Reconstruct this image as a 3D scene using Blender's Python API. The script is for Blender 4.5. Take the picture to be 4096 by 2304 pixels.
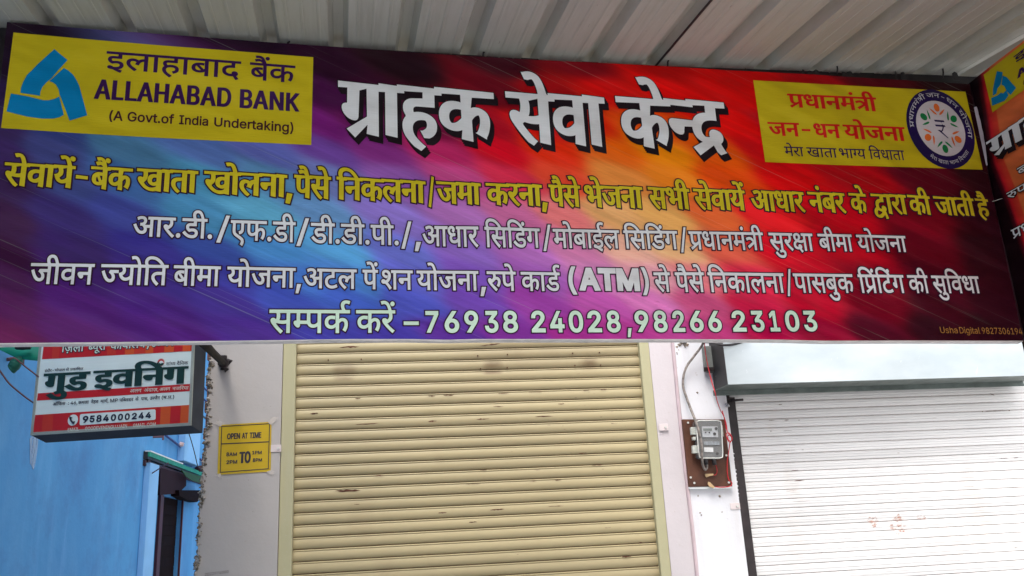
import bpy, bmesh, math, random
import numpy as np
from mathutils import Vector, geometry
random.seed(7)
R = math.radians
for o in list(bpy.data.objects): bpy.data.objects.remove(o)
C = bpy.context.scene.collection
sc = bpy.context.scene
# ------------------------------------------------------------------ camera
YAW, PIT, ROL, FPX = R(11.666), R(16.541), R(-3.062), 3411.7
EYE = np.array([0, 0, 1.6])
FW = np.array([math.sin(YAW)*math.cos(PIT), math.cos(YAW)*math.cos(PIT), math.sin(PIT)])
_r = np.array([math.cos(YAW), -math.sin(YAW), 0.0]); _u = np.cross(_r, FW)
RT = _r*math.cos(ROL)+_u*math.sin(ROL); UP = -_r*math.sin(ROL)+_u*math.cos(ROL)
from mathutils import Matrix
cam = bpy.data.cameras.new('camera'); co = bpy.data.objects.new('camera', cam); C.objects.link(co)
M = Matrix.Identity(4)
for i in range(3):
    M[i][0] = RT[i]; M[i][1] = UP[i]; M[i][2] = -FW[i]; M[i][3] = EYE[i]
co.matrix_world = M
cam.sensor_width = 36; cam.lens = FPX/4096*36; cam.clip_end = 500; cam.clip_start = 0.02
sc.camera = co
# ------------------------------------------------------------------ light
SUN_EL, SUN_AZ = R(60), R(-155)     # azimuth from +Y towards +X: high, behind the viewer to the left
w = bpy.data.worlds.new('World'); sc.world = w; w.use_nodes = True
nt = w.node_tree; nt.nodes.clear()
sky = nt.nodes.new('ShaderNodeTexSky'); sky.sky_type = 'NISHITA'; sky.sun_disc = False
sky.sun_elevation = SUN_EL; sky.sun_rotation = SUN_AZ; sky.dust_density = 4; sky.air_density = 1.2
hs = nt.nodes.new('ShaderNodeHueSaturation'); hs.inputs['Saturation'].default_value = 0.25
bg = nt.nodes.new('ShaderNodeBackground'); bg.inputs[1].default_value = 0.14
wo = nt.nodes.new('ShaderNodeOutputWorld')
nt.links.new(sky.outputs[0], hs.inputs['Color']); nt.links.new(hs.outputs[0], bg.inputs[0]); nt.links.new(bg.outputs[0], wo.inputs[0])
sl = bpy.data.lights.new('sun', 'SUN'); sl.energy = 0.5; sl.angle = R(22); sl.color = (1, .96, .9)
so = bpy.data.objects.new('sun', sl); C.objects.link(so)
sd = Vector((math.sin(SUN_AZ)*math.cos(SUN_EL), math.cos(SUN_AZ)*math.cos(SUN_EL), math.sin(SUN_EL)))
so.rotation_euler = sd.to_track_quat('Z', 'Y').to_euler()
vs = sc.view_settings; vs.view_transform = 'Standard'; vs.look = 'None'; vs.gamma = 1; vs.use_curve_mapping = False
vs.exposure = 1.5
sc.cycles.max_bounces = 10; sc.cycles.diffuse_bounces = 6; sc.cycles.transparent_max_bounces = 12
# ------------------------------------------------------------------ places
def ray(x, y): return FW*FPX+RT*(x-2048)-UP*(y-1152)
class Plane:                                         # an upright surface of the place; o is how far a thing stands proud of it
    def __init__(s, P, ex):
        s.P = np.array(P, float); s.ex = np.array(ex, float)/np.linalg.norm(ex)
        s.n = np.array([s.ex[1], -s.ex[0], 0.0])     # faces the viewer
    def at(s, x, y, o=0.0):
        d = ray(x, y); P = s.P+s.n*o
        t = np.dot(P-EYE, s.n)/np.dot(d, s.n); h = EYE+d*t-P
        return float(h@s.ex), float(EYE[2]+d[2]*t)
    def w(s, u, z, o=0.0):
        q = s.P+s.ex*u+s.n*o; return (float(q[0]), float(q[1]), float(z))
YB = 2.85
BAN = Plane((0, YB, 0), (1, 0, 0))                   # the big banner
FA = R(-4.23); D = 5.6
FX = np.array([math.cos(FA), math.sin(FA), 0]); FN = np.array([-math.sin(FA), math.cos(FA), 0])
FAC = Plane(FN*D, FX)                                # the shop front
ALLEY_S = -2.6
ALL = Plane(FX*ALLEY_S, FN)                          # left wall of the alley; u runs away from the viewer
if True:
    b = R(-20); LBX = np.array([math.cos(b), math.sin(b), 0])
    q = FAC.at(760, 1700, 0.8); LB = Plane(FN*(D-.8)+FX*q[0], LBX)
# ------------------------------------------------------------------ helpers
def s2l(c): return tuple(((v/255)/12.92 if v/255 <= .04045 else ((v/255+.055)/1.055)**2.4) for v in c)
def link(o, parent=None):
    C.objects.link(o)
    if parent: o.parent = parent
    return o
def props(o, label=None, cat=None, group=None, kind=None):
    for k, v in (('label', label), ('category', cat), ('group', group), ('kind', kind)):
        if v: o[k] = v
    return o
def thing(name, label, cat, group=None, loc=(0, 0, 0)):
    o = bpy.data.objects.new(name, None); o.location = loc; o.empty_display_size = .1
    return props(link(o), label, cat, group)
def mesh(name, verts, faces, mat, parent=None, smooth=False):
    me = bpy.data.meshes.new(name); me.from_pydata([tuple(v) for v in verts], [], faces); me.update()
    if mat: me.materials.append(mat)
    if smooth: me.shade_smooth()
    o = bpy.data.objects.new(name, me); link(o)
    if parent:
        o.parent = parent
        if parent.type == 'EMPTY' and parent.location.length > 0: o.matrix_parent_inverse = Matrix.Translation(-parent.location)
    return o
class MB:
    def __init__(s): s.v = []; s.f = []
    def add(s, v, f):
        n = len(s.v); s.v += [tuple(p) for p in v]; s.f += [tuple(i+n for i in q) for q in f]
    def prism(s, poly, back):                         # poly of 3D points, back = vector to the rear copy
        n = len(poly); v = [tuple(p) for p in poly]+[tuple(np.array(p)+back) for p in poly]
        f = [tuple(range(n)), tuple(range(2*n-1, n-1, -1))]+[(i, i+n, (i+1) % n+n, (i+1) % n) for i in range(n)]
        s.add(v, f)
    def tube(s, pts, r, seg=8):
        pts = [np.array(p, float) for p in pts]; rr = r if isinstance(r, (list, tuple)) else [r]*len(pts)
        v = []; f = []; prev = None
        for i, p in enumerate(pts):
            t = pts[min(i+1, len(pts)-1)]-pts[max(i-1, 0)]; t = t/(np.linalg.norm(t)+1e-9)
            a = prev if prev is not None else np.cross(t, [0.3, 0.1, 1.0])
            a = a-t*(a@t); a /= np.linalg.norm(a)+1e-9; b = np.cross(t, a); prev = a
            for k in range(seg):
                an = 2*math.pi*k/seg; v.append(p+(a*math.cos(an)+b*math.sin(an))*rr[i])
        for i in range(len(pts)-1):
            for k in range(seg):
                k2 = (k+1) % seg; f.append((i*seg+k, i*seg+k2, (i+1)*seg+k2, (i+1)*seg+k))
        f.append(tuple(range(seg-1, -1, -1))); f.append(tuple((len(pts)-1)*seg+k for k in range(seg)))
        s.add(v, f)
    def build(s, name, mat, parent=None, smooth=False, bevel=0):
        o = mesh(name, s.v, s.f, mat, parent, smooth)
        bm = bmesh.new(); bm.from_mesh(o.data); bmesh.ops.recalc_face_normals(bm, faces=bm.faces)
        if bevel: bmesh.ops.bevel(bm, geom=list(bm.edges), offset=bevel, segments=2, affect='EDGES', profile=.5)
        bm.to_mesh(o.data); bm.free(); return o
def pbox(pl, u0, u1, z0, z1, o0, o1):                  # box on a Plane: o0 back, o1 front
    m = MB(); m.prism([pl.w(u0, z0, o1), pl.w(u1, z0, o1), pl.w(u1, z1, o1), pl.w(u0, z1, o1)], -pl.n*(o1-o0)); return m
def pbox_add(m, pl, u0, u1, z0, z1, o0, o1):
    m.prism([pl.w(u0, z0, o1), pl.w(u1, z0, o1), pl.w(u1, z1, o1), pl.w(u0, z1, o1)], -pl.n*(o1-o0))
def smoothline(pts, n=6):                              # Catmull-Rom
    P = [np.array(p, float) for p in pts]; P = [2*P[0]-P[1]]+P+[2*P[-1]-P[-2]]; out = []
    for i in range(1, len(P)-2):
        for k in range(n):
            t = k/n; a, b, c, d = P[i-1:i+3]
            out.append(.5*((2*b)+(c-a)*t+(2*a-5*b+4*c-d)*t*t+(3*b-3*c+d-a)*t**3))
    out.append(P[-2]); return out
# ------------------------------------------------------------------ materials
class NT:
    def __init__(s, name):
        s.m = bpy.data.materials.new(name); s.m.use_nodes = True; s.t = s.m.node_tree; s.b = s.t.nodes['Principled BSDF']; s._p = None
    def n(s, ty, **k):
        x = s.t.nodes.new('ShaderNode'+ty)
        for a, v in k.items():
            if a.startswith('i_'): x.inputs[a[2:].replace('_', ' ')].default_value = v
            else: setattr(x, a, v)
        return x
    def l(s, a, b): s.t.links.new(a, b)
    def pos(s, scale=(1, 1, 1), rot=(0, 0, 0)):
        if s._p is None: s._p = s.n('NewGeometry')
        mp = s.n('Mapping', vector_type='TEXTURE'); mp.inputs['Rotation'].default_value = rot; mp.inputs['Scale'].default_value = tuple(1/v for v in scale)
        s.l(s._p.outputs['Position'], mp.inputs[0]); return mp.outputs[0]
    def noise(s, scale, vec=None, detail=4, rough=.55):
        x = s.n('TexNoise'); x.inputs['Scale'].default_value = scale; x.inputs['Detail'].default_value = detail; x.inputs['Roughness'].default_value = rough
        s.l(vec if vec is not None else s.pos(), x.inputs['Vector']); return x.outputs[0]
    def ramp(s, fac, stops):
        x = s.n('ValToRGB'); e = x.color_ramp.elements
        while len(e) < len(stops): e.new(.5)
        for k, (p, c) in enumerate(stops):
            e[k].position = p; e[k].color = (c, c, c, 1) if isinstance(c, (int, float)) else (*c, 1)
        s.l(fac, x.inputs[0]); return x.outputs[0]
    def mix(s, fac, a, b, mode='MIX'):
        x = s.n('Mix', data_type='RGBA', blend_type=mode)
        for k, v in ((0, fac), (6, a), (7, b)):
            if hasattr(v, 'is_linked'): s.l(v, x.inputs[k])
            elif isinstance(v, (int, float)): x.inputs[k].default_value = v
            else: x.inputs[k].default_value = (*v[:3], 1)
        return x.outputs[2]
    def math(s, op, a, b=0.0):
        x = s.n('Math', operation=op)
        for k, v in ((0, a), (1, b)):
            if hasattr(v, 'is_linked'): s.l(v, x.inputs[k])
            else: x.inputs[k].default_value = v
        return x.outputs[0]
    def bump(s, h, st=.3, dist=.01):
        x = s.n('Bump'); x.inputs['Strength'].default_value = st; x.inputs['Distance'].default_value = dist
        s.l(h, x.inputs['Height']); s.l(x.outputs[0], s.b.inputs['Normal'])
    def set(s, **k):
        for a, v in k.items():
            i = s.b.inputs[a.replace('_', ' ')]
            if hasattr(v, 'is_linked'): s.l(v, i)
            elif isinstance(v, tuple): i.default_value = (*v[:3], 1)
            else: i.default_value = v
        return s
def plain(name, col, rough=.6, metal=0, var=.15, scale=8, bump=0, spec=.4, dist=.004):
    t = NT(name); n = t.noise(scale)
    c = t.mix(t.ramp(n, [(.3, 0.0), (.7, 1.0)]), tuple(v*(1-var) for v in col), tuple(min(1, v*(1+var)) for v in col))
    t.set(Base_Color=c, Roughness=rough, Metallic=metal); t.b.inputs['Specular IOR Level'].default_value = spec
    if bump: t.bump(t.noise(scale*6), bump, dist)
    return t.m
# print on flex cloth: everything on the banner shares this relief
def cloth(t):
    fold = t.noise(2.2, t.pos((1, 1, 2.2), (0, R(24), 0)), 2, .5)
    weave = t.noise(260, t.pos((.12, .12, 1)), 1, .5)
    h = t.math('ADD', t.math('MULTIPLY', fold, 1.0), t.math('MULTIPLY', weave, .012))
    t.bump(h, .85, .08); t.b.inputs['Specular IOR Level'].default_value = .14
def ink(name, col, rough=.42, wear=True, flex=True):
    t = NT(name); c = col
    if wear:
        n = t.noise(3.0); c = t.mix(t.ramp(n, [(.35, 0.0), (.75, 1.0)]), tuple(v*.93 for v in col), tuple(min(1, v*1.05) for v in col))
        ln = t.noise(150, t.pos((.03, .03, 1)), 1, .5)
        c = t.mix(t.ramp(ln, [(.4, 0.0), (.62, .07)]), c, tuple(v*.6 for v in col))
    t.set(Base_Color=c, Roughness=rough)
    if flex: cloth(t)
    return t.m
FONT = """
स|676|587,551 0,-551 -81,0 0,266 -29_-9 -58_-6 -39,0 -42_0 -93_15 -33,11 -20_-13 -25,-11 41_-52 111_-110 61,-49 -54,-54 -56_49 -99_100 -76_88 -22,31 -22_31 -11_36 0,17 0_19 30_34 34,0 25_0 37_-23 15,-20 21_19 15_59 0,30 0_30 -9_48 -7,15 -201,0 0,71 691,0 0,-71;369,322 39_0 64_8 34,9 0,212 -225,0 7_-17 10_-46 0,-30 0_-42 -19_-62 -17,-21 52_-11
े|0|-169,615 -21_79 -41_91 -50_38 -34,0 -22_0 -34_-9 -14,-5 -24,73 39_14 52,0 54_0 79_-51 63_-123 28,-107
व|556|571,551 -104,0 0,-551 -80,0 0,165 -26_-18 -75_-29 -53,0 -54_0 -84_42 -49_75 0,51 0_86 115_92 94,0 13_0 39_-3 37_-4 10,-3 -5,-73 -19_4 -48_6 -23,0 -62_0 -70_-54 0,-50 0_-51 63_-48 45,0 52_0 75_45 25,27 0,291 -387,0 0,71 571,0
ा|259|170,551 0,-551 -81,0 0,551 -89,0 0,71 273,0 0,-71
य|580|595,622 0,-71 -104,0 0,-551 -81,0 0,179 -28_-18 -78_-29 -51,0 -90_0 -111_121 -14,100 62_13 60_47 0,44 0_28 -23_48 -14,18 -123,0 0,71;129,301 20_-49 61_-49 49,0 50_0 74_42 27,29 0,277 -199,0 29_-52 0,-54 0_-108
ं|0|-185,772 0_24 33_34 22,0 23_0 32_-34 0,-24 0_-24 -32_-34 -23,0 -22_0 -33_34
ब|571|585,551 -103,0 0,-551 -81,0 0,165 -27_-18 -77_-29 -56,0 -56_0 -89_42 -50_75 0,51 0_86 121_92 98,0 14_0 40_-3 39_-4 11,-3 -6,-69 -20_4 -50_6 -25,0 -20_0 -18,-3 135,-168 19_14 17,18 0,295 -401,0 0,71 585,0;127,287 0_-52 67_-51 48,0 18_0 33_6 15,5 -140,175 -41_-28
ै|0|-179,615 -27_40 -45_37 -43_11 -26,0 -20_0 -42_-12 -20,-9 -26,69 23_10 50_12 29,0 45_0 70_-43 24,-38 4,2 -20_52 -38_57 -44_24 -31,0 -24_0 -32_-8 -14,-6 -23,69 39_14 52,0 54_0 79_-51 63_-123 28,-107
क|762|777,551 -325,0 0,-202 48_50 69,0 65_0 82_-83 0,-77 0_-46 -30_-104 -35,-50 -72,41 25_32 32_84 0,41 0_47 -39_46 -35,0 -54_0 -56,-72 0,-258 -81,0 0,174 -24_-20 -71_-36 -50,0 -47_0 -83_38 -50_77 0,57 0_80 110_94 88,0 23_0 57_-7 15,-3 -6,-73 -16_4 -49_6 -19,0 -58_0 -64_-52 0,-47 0_-53 61_-51 40,0 44_0 69_42 30,30 0,291 -371,0 0,71 777,0
ख|818|729,551 0,-551 -81,0 0,45 -35_-19 -83_-19 -42,0 -108_0 -197_107 -98,125 -27_35 -18_45 0,19 0_21 30_34 34,0 25_0 37_-23 15,-20 21_19 15_59 0,30 0_26 -7_47 -9,20 -201,0 0,71 833,0 0,-71;534,232 35_0 58_29 21,19 0,271 -367,0 17_-37 0,-56 0_-82 -70_-96 -62,-27 70_-84 155_-90 99,0 43_0 78_20 37,23 0,76 -23_-14 -64_-20 -40,0 -47_0 -75_39 -43_70 0,46 0_73 96_81 79,0 17_0 54_-5 14,-5 -6,-69 -15_4 -37_6 -18,0 -48_0 -55_-44 0,-44 0_-43 55_-41
त|570|481,551 0,-551 -81,0 0,328 -109,0 -61_0 -61_-12 -19,-17 -24_-19 0,-43 0_-49 74_-91 71,-57 -54,-52 -46_40 -79_80 -47_86 0,48 0_35 27_56 21,18 29_25 82_23 68,0 128,0 0,152 -400,0 0,71 584,0 0,-71
ो|259|170,551 0,-551 -81,0 0,551 -89,0 0,71 273,0 0,-71;90,615 -21_79 -41_91 -50_38 -34,0 -22_0 -34_-9 -14,-5 -24,73 39_14 52,0 54_0 79_-51 63_-123 28,-107
ल|678|0,551 0,71 693,0 0,-71 -104,0 0,-551 -81,0 0,355 -6_1 -8,0 -24_0 -50_-24 -46_-63 -18,-61 -77,24 12_46 20,35 -24_18 -48_22 -30,0 -40_0 -43_-46 0,-36 0_-38 43_-69 82_-75 58,-49 -54,-52 -58_50 -96_91 -56_93 0,53 0_53 49_67 74_31 36,0 44_0 73_-29 33,-27 58_56 87,0 5_0 4,0 0,125
न|555|0,622 569,0 0,-71 -103,0 0,-551 -81,0 0,298 -181,0 0,-54 0_-28 -28_-28 -23,0 -24_0 -54_42 -38_60 0,28 0_23 27_28 34,0 287,0 0,182 -385,0
प|568|479,551 0,-551 -81,0 0,191 -29_-19 -68_-26 -47,0 -40_0 -65_27 -21,21 -25_27 -24_73 0,64 0,193 -79,0 0,71 583,0 0,-71;398,551 -238,0 0,-182 0_-41 6_-48 13_-29 11,-11 23_-23 50,0 40_0 70_38 25,25
ि|259|89,551 -89,0 0,71 80,0 -12_22 -15_50 0,30 0_78 116_94 97,0 141_0 218_-153 79,-128 -84,0 -153_209 -184,0 -70_0 -79_-59 0,-51 0_-30 19_-45 12,-17 108,0 0,-71 -103,0 0,-551 -81,0
ज|742|653,551 0,-551 -81,0 0,370 -137,0 -41_0 -16,3 36_-30 44_-80 0,-45 0_-46 -41_-62 -67_-30 -40,0 -53_0 -96_61 -88_141 -42,119 71,25 46_-134 100_-139 58,0 32_0 41_34 0,40 0_44 -61_78 -45,28 29,64 270,0 0,110 -572,0 0,71 757,0 0,-71
म|598|509,551 0,-551 -81,0 0,250 -221,0 0,-37 0_-33 -29_-29 -19,0 -19_0 -42_25 -36_39 -23_44 0,19 0_18 27_25 34,0 26,0 0,230 -126,0 0,71 612,0 0,-71;428,551 -221,0 0,-230 221,0
र|409|395,42 -54,-54 -59_49 -104_100 -80_88 -23,31 -22_31 -13_36 0,17 0_19 30_34 34,0 25_0 37_-23 15,-21 39_20 36_60 0,39 0_23 -10_45 -7,15 -239,0 0,71 424,0 0,-71 -104,0 16_-35 0,-58 0_-55 -44_-76 -76_-53 -49,-20 45_-52 119_-111
भ|703|174,632 37_0 58_-21 22,-25 18_-19 23_-68 0,-62 0,-116 201,0 0,230 -131,0 0,71 315,0 0,-71 -103,0 0,-551 -81,0 0,250 -201,0 0,-37 0_-33 -29_-29 -20,0 -19_0 -42_25 -36_39 -22_44 0,19 0_18 27_25 33,0 29,0 0,105 0_47 -10_50 -11,15 -20_30 -43,0 -27_0 -28_-26 0,-21 0_-28 47_-30 57,-3 -8,-71 -75_6 -89_61 0,64 0_59 76_53
ी|259|-185,615 -17_35 -18_64 0,34 0_65 84_83 75,0 60_0 80_-57 58_-121 26,-96 110,0 0,-71 -103,0 0,-551 -81,0 0,551 -89,0 0,71 87,0 -28_104 -61_99 -55,0 -40_0 -42_-49 0,-43 0_-34 20_-55 14,-29
आ|1023|470,218 0_-70 -91_-68 -67,0 -86_0 -134_128 -63,148 71,26 43_-106 100_-123 62,0 38_0 48_35 0,39 0_37 -41_58 -32,25 -27_-5 -31,-1 -5,70 68_2 57_44 0,37 0_36 -47_32 -31,0 -37_0 -60_-20 -34,-17 -25,69 26_14 77_24 49,0 78_0 83_-78 0,-59 0_-78 -67,-42 11_-10 9,-10 38_-5 36,0 32_0 50_6 26,7 0,188 -73,0 0,71 517,0 0,-71 -104,0 0,-551 -81,0 0,551 -178,0 0,-551 -81,0 0,290 -24_-6 -46_-5 -26,0 -17_0 -26,3 15_-30
ध|615|630,551 -104,0 0,-551 -81,0 0,150 -31_-20 -73_-27 -58,0 -77_0 -95_81 0,67 0_27 18_50 19,20 -47_18 -59_71 0,56 0_60 82_79 63,0 53_0 71_-56 0,-45 0_-47 -40,-41 -61,39 11_10 9_23 0,11 0_15 -20_27 -26,0 -28_0 -40_-44 0,-35 0_-32 31_-39 49_-18 27,-3 30_8 35,0 11_0 27_-2 7,-1 -7,-70 -6_1 -17_0 -5,0 -50_0 -57_-41 0,-38 0_-41 57_-40 44,0 53_0 74_43 26,29 0,306 -62,0 0,71 247,0
द्व|620|227,-125 -56_0 -84_41 -47_71 0,46 0_59 66_79 57,16 -17_37 0,48 0_44 31_63 25,22 34_29 95_26 59,0 5,0 0,95 -395,0 0,71 634,0 0,-71 -158,0 0,-166 -49,0 -58_0 -71_-14 -25,-16 -46_-31 0,-62 0_-53 79_-69 84,0 4_0 10_0 7,1 -5_20 0,15 0_35 42_29 25,0 43_0 45_-49 0,-29 0_-32 -34_-37 -26,-10 84,-221 -69,-28 -57,160 -42_-48 -109_-71;119,34 0_-49 67_-41 43,0 44_0 72_38 59_58 24,32 -10_-1 -18_-1 -6,0 -48_0 -99_26 -37,31 -39_-9 -52_-48
ह|531|321,69 36_11 46_36 0,32 0_38 -58_43 -65,0 -69_0 -73_-57 0,-48 0_-31 23_-58 71_-71 70,-53 -54,-53 -91_71 -99_124 0,77 0_38 31_59 26,21 -19_18 -27_52 0,34 0_28 20_40 17,13 23_17 59_15 41,0 132,0 0,86 -361,0 0,71 546,0 0,-71 -104,0 0,-157 -212,0 -31_0 -26_-6 -9,-7 -15_-12 0,-22 0_-20 20_-31 14,-12 47_16 54,0 69_0 87_-42 41_-67 0,-38 0_-58 -68_-76 -65,-17
ड|577|358,222 -29_0 -58_-14 -23,-11 -47_28 -64_76 0,51 0_28 20_40 17,13 23_17 62_15 49,0 93,0 0,86 -401,0 0,71 592,0 0,-71 -110,0 0,-157 -184,0 -31_0 -26_-6 -9,-7 -15_-12 0,-22 0_-24 28_-33 16,-13 46_17 55,0 74_0 98_-75 0,-65 0_-67 -98_-87 -99,0 -98_0 -155_88 -59,70 61,49 57_-68 119_-65 75,0 116_0 0,78 0_35 -49_35
ए|553|568,551 -94,0 0,-171 0_-51 -15_-60 -18,-23 -37_-48 -81,-6 -16,74 22_4 31_11 10,11 12_12 11_35 0,41 0,171 -233,0 0,-198 0_-46 6_-58 20_-38 40_-31 34,-20 110,-62 63_-36 53_-65 0,-50 0_-40 -33_-71 -14,-20 -72,42 13_20 23_45 0,22 0_19 -16_29 -48_35 -49,28 -87,50 -39_23 -55_49 -14,34 -16_36 0,68 0,235 -79,0 0,71 568,0
फ|771|460,551 0,-202 25_24 58_26 35,0 65_0 82_-83 0,-77 0_-46 -30_-104 -35,-50 -72,41 25_32 32_84 0,41 0_47 -40_46 -35,0 -53_0 -57,-73 0,-257 -81,0 0,193 -24_-19 -64_-28 -43,0 -40_0 -64_29 -19,22 -25_29 -21_71 0,57 0,197 -79,0 0,71 786,0 0,-71;160,551 0,-191 0_-55 12_-48 16,-17 20_-23 40,0 41_0 64_34 26,27 0,273
ग|563|208,551 0,-317 0_-26 -25_-30 -23,0 -26_0 -55_42 -38_60 0,28 0_23 27_28 34,0 25,0 0,192 -127,0 0,71 578,0 0,-71 -104,0 0,-551 -81,0 0,551
ई|491|271,222 -29_0 -58_-14 -23,-11 -47_28 -64_76 0,51 0_28 20_40 17,13 23_17 62_15 49,0 93,0 0,86 -314,0 0,71 505,0 0,-71 -110,0 0,-157 -184,0 -31_0 -26_-6 -9,-7 -15_-12 0,-22 0_-24 28_-33 16,-13 46_17 55,0 74_0 98_-75 0,-65 0_-65 -83_-75 -75,-10 29_-12 63_-22 34,-10 -33,-70 -57_26 -104_57 -45,28 -59_3 -69_29 0,32 0_22 27_29 26,0 20_0 43_-21 30,-25 14_-2 11,0 70_0 77_41 0,44 0_33 -49_36;293,615 -21_35 -29_76 0,36 0_67 89_67 66,0 32_0 54_-13 20,-11 -22,-66 -17_9 -38_12 -22,0 -40_0 -42_-45 0,-35 0_-33 27_-63 25,-36
प्र|568|45,53 169,100 -54_9 -32,32 -25_27 -24_73 0,64 0,193 -79,0 0,71 583,0 0,-71 -104,0 0,-551 -81,0 0,193 -306,-206;398,551 -238,0 0,-182 0_-41 6_-48 13_-29 11,-11 23_-23 49,0 39_0 72_38 25,25
त्र|552|127,65 -47,67 246,149 -42_54 -61_45 -42,0 -28_0 -57_-16 -41,-21 -28,74 34_16 74_23 44,0 40_0 64_-25 62_-57 37,-48 0,225 -382,0 0,71 566,0 0,-71 -103,0 0,-551 -81,0 0,234
ु|0|-248,-12 54_23 58,0 75_0 83_-77 0,-63 0_-61 -93_-78 -86,0 -97_0 -141_92 -60,76 61,43 39_-48 70_-62 79_-29 49,0 106_0 0,74 0_33 -49_32 -31,0 -27_0 -43_-11 -21,-11
क्ष|712|623,551 0,-551 -81,0 0,325 -31_-15 -71_-17 -50,0 -50_0 -83_20 -32,13 -47_-29 -50_-53 0,-36 0_-20 20_-41 52_-27 47,0 11_0 11,1 -6_18 0,18 0_32 40_27 25,0 41_0 44_-52 0,-28 0_-28 -25_-32 -23,-10 18_-23 38_-41 27,-26 -58,-41 -27_31 -49_61 -16,26 -12_-2 -28_-1 -13,0 -59_0 -90_41 -50_71 0,43 0_55 69_73 49,28 -44_29 -46_71 0,46 0_53 81_72 76,0 62_0 89_-58 0,-59 0_-48 -46_-66 -41,-28 19_-5 43_-4 22,0 46_0 79_21 38,26 0,140 -89,0 0,71 274,0 0,-71;153,502 0_-33 42_-53 33,-17 75_49 0,58 0_24 -34_36 -40,0 -34_0 -42_-34
ज्|572|0,622 587,0 0,-71 -587,0;572,370 -137,0 -41_0 -16,3 36_-30 44_-80 0,-45 0_-46 -41_-62 -67_-30 -40,0 -53_0 -96_61 -88_141 -42,119 71,25 46_-134 100_-139 58,0 32_0 41_34 0,40 0_44 -61_78 -45,28 29,64 270,0
अ|764|470,218 0_-70 -91_-68 -67,0 -86_0 -134_128 -63,148 71,26 43_-106 100_-123 62,0 38_0 48_35 0,39 0_37 -41_58 -32,25 -27_-5 -31,-1 -5,70 68_2 57_44 0,37 0_36 -47_32 -31,0 -37_0 -60_-20 -34,-17 -25,69 26_14 77_24 49,0 78_0 83_-78 0,-59 0_-78 -67,-42 11_-10 9,-10 38_-5 36,0 32_0 50_6 26,7 0,188 -73,0 0,71 258,0 0,-71 -104,0 0,-551 -81,0 0,290 -24_-6 -46_-5 -26,0 -17_0 -26,3 15_-30
ट|504|519,551 -148,0 0,-202 -55,0 -48_0 -64_-16 -23,-15 -55_-38 0,-65 0_-48 44_-63 71_-30 42,0 54_0 76_25 42,22 27,-74 -44_-20 -99_-27 -53,0 -69_0 -109_52 -62_98 0,70 0_65 68_89 111_46 63,0 2,0 0,131 -290,0 0,71 519,0
श|680|122,189 -35_0 -47_35 0,31 0_29 36_30 28,0 18_0 39_-15 30,-23 50_16 64_86 0,65 0_56 -59_67 -47,0 -31_0 -30_-27 0,-23 0_-15 19_-35 57_-24 56,-2 -17,-70 -94_6 -93_83 0,58 0_51 71_64 67,0 47_0 82_-43 51_-85 0,-64 0_-69 -69_-117 -61,-33 45_-39 84_-95 31,-44 -64,-44 -51_72 -83_93 -37,30 -27_-5;591,551 0,-551 -81,0 0,551 -89,0 0,71 274,0 0,-71
रु|563|519,296 0_-46 -33_-87 -29,-37 -72,41 20_23 33_69 0,35 0_35 -34_42 -35,0 -34_0 -31,-20 -22_-33 -72_-46 -43,-18 45_-52 119_-111 64,-49 -54,-54 -59_49 -104_100 -80_88 -23,31 -22_31 -13_36 0,17 0_19 30_34 34,0 25_0 37_-23 15,-21 39_20 36_60 0,39 0_23 -10_45 -7,15 -239,0 0,71 577,0 0,-71 -257,0 16_-35 0,-58 0_-16 -2,-13 27_11 31,0 53_0 74_-73
र्|0|-190,615 -21_35 -29_76 0,36 0_67 89_67 66,0 32_0 54_-13 20,-11 -22,-66 -17_9 -38_12 -22,0 -40_0 -42_-45 0,-35 0_-33 27_-63 25,-36
म्|350|207,321 221,0 0,-71 -221,0 0,-37 0_-33 -29_-29 -19,0 -19_0 -42_25 -36_39 -23_44 0,19 0_18 27_25 34,0 26,0 0,230 -126,0 0,71 364,0 0,-71 -157,0
ग्र|563|172,-24 -47,67 268,162 0,346 -185,0 0,-317 0_-26 -25_-30 -23,0 -26_0 -55_42 -38_60 0,28 0_23 27_28 34,0 25,0 0,192 -127,0 0,71 578,0 0,-71 -104,0 0,-551 -81,0 0,122
न्|358|0,622 373,0 0,-71 -373,0;204,298 0,-54 0_-28 -28_-28 -23,0 -24_0 -54_42 -38_60 0,28 0_23 27_28 34,0 287,0 0,-71
द्र|520|42,4 171,77 -44_9 -76_45 -47_78 0,59 0_44 31_63 25,22 33_29 96_26 59,0 5,0 0,95 -295,0 0,71 534,0 0,-71 -158,0 0,-166 -49,0 -58_0 -71_-14 -25,-16 -22_-15 -25_-46 0,-32 0_-53 79_-69 82,0 6_0 12_0 7,1 -6_20 0,15 0_35 42_29 25,0 43_0 45_-49 0,-29 0_-32 -29_-35 -22,-9 12_-24 33_-51 25,-35 -67,-34 -21_34 -38_70 -12,27 -260,-139
इ|491|271,222 -29_0 -58_-14 -23,-11 -47_28 -64_76 0,51 0_28 20_40 17,13 23_17 62_15 49,0 93,0 0,86 -314,0 0,71 505,0 0,-71 -110,0 0,-157 -184,0 -31_0 -26_-6 -9,-7 -15_-12 0,-22 0_-24 28_-33 16,-13 46_17 55,0 74_0 98_-75 0,-65 0_-65 -83_-75 -75,-10 29_-12 63_-22 34,-10 -33,-70 -57_26 -104_57 -45,28 -59_3 -69_29 0,32 0_22 27_29 26,0 20_0 43_-21 30,-25 14_-2 11,0 70_0 77_41 0,44 0_33 -49_36
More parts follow.
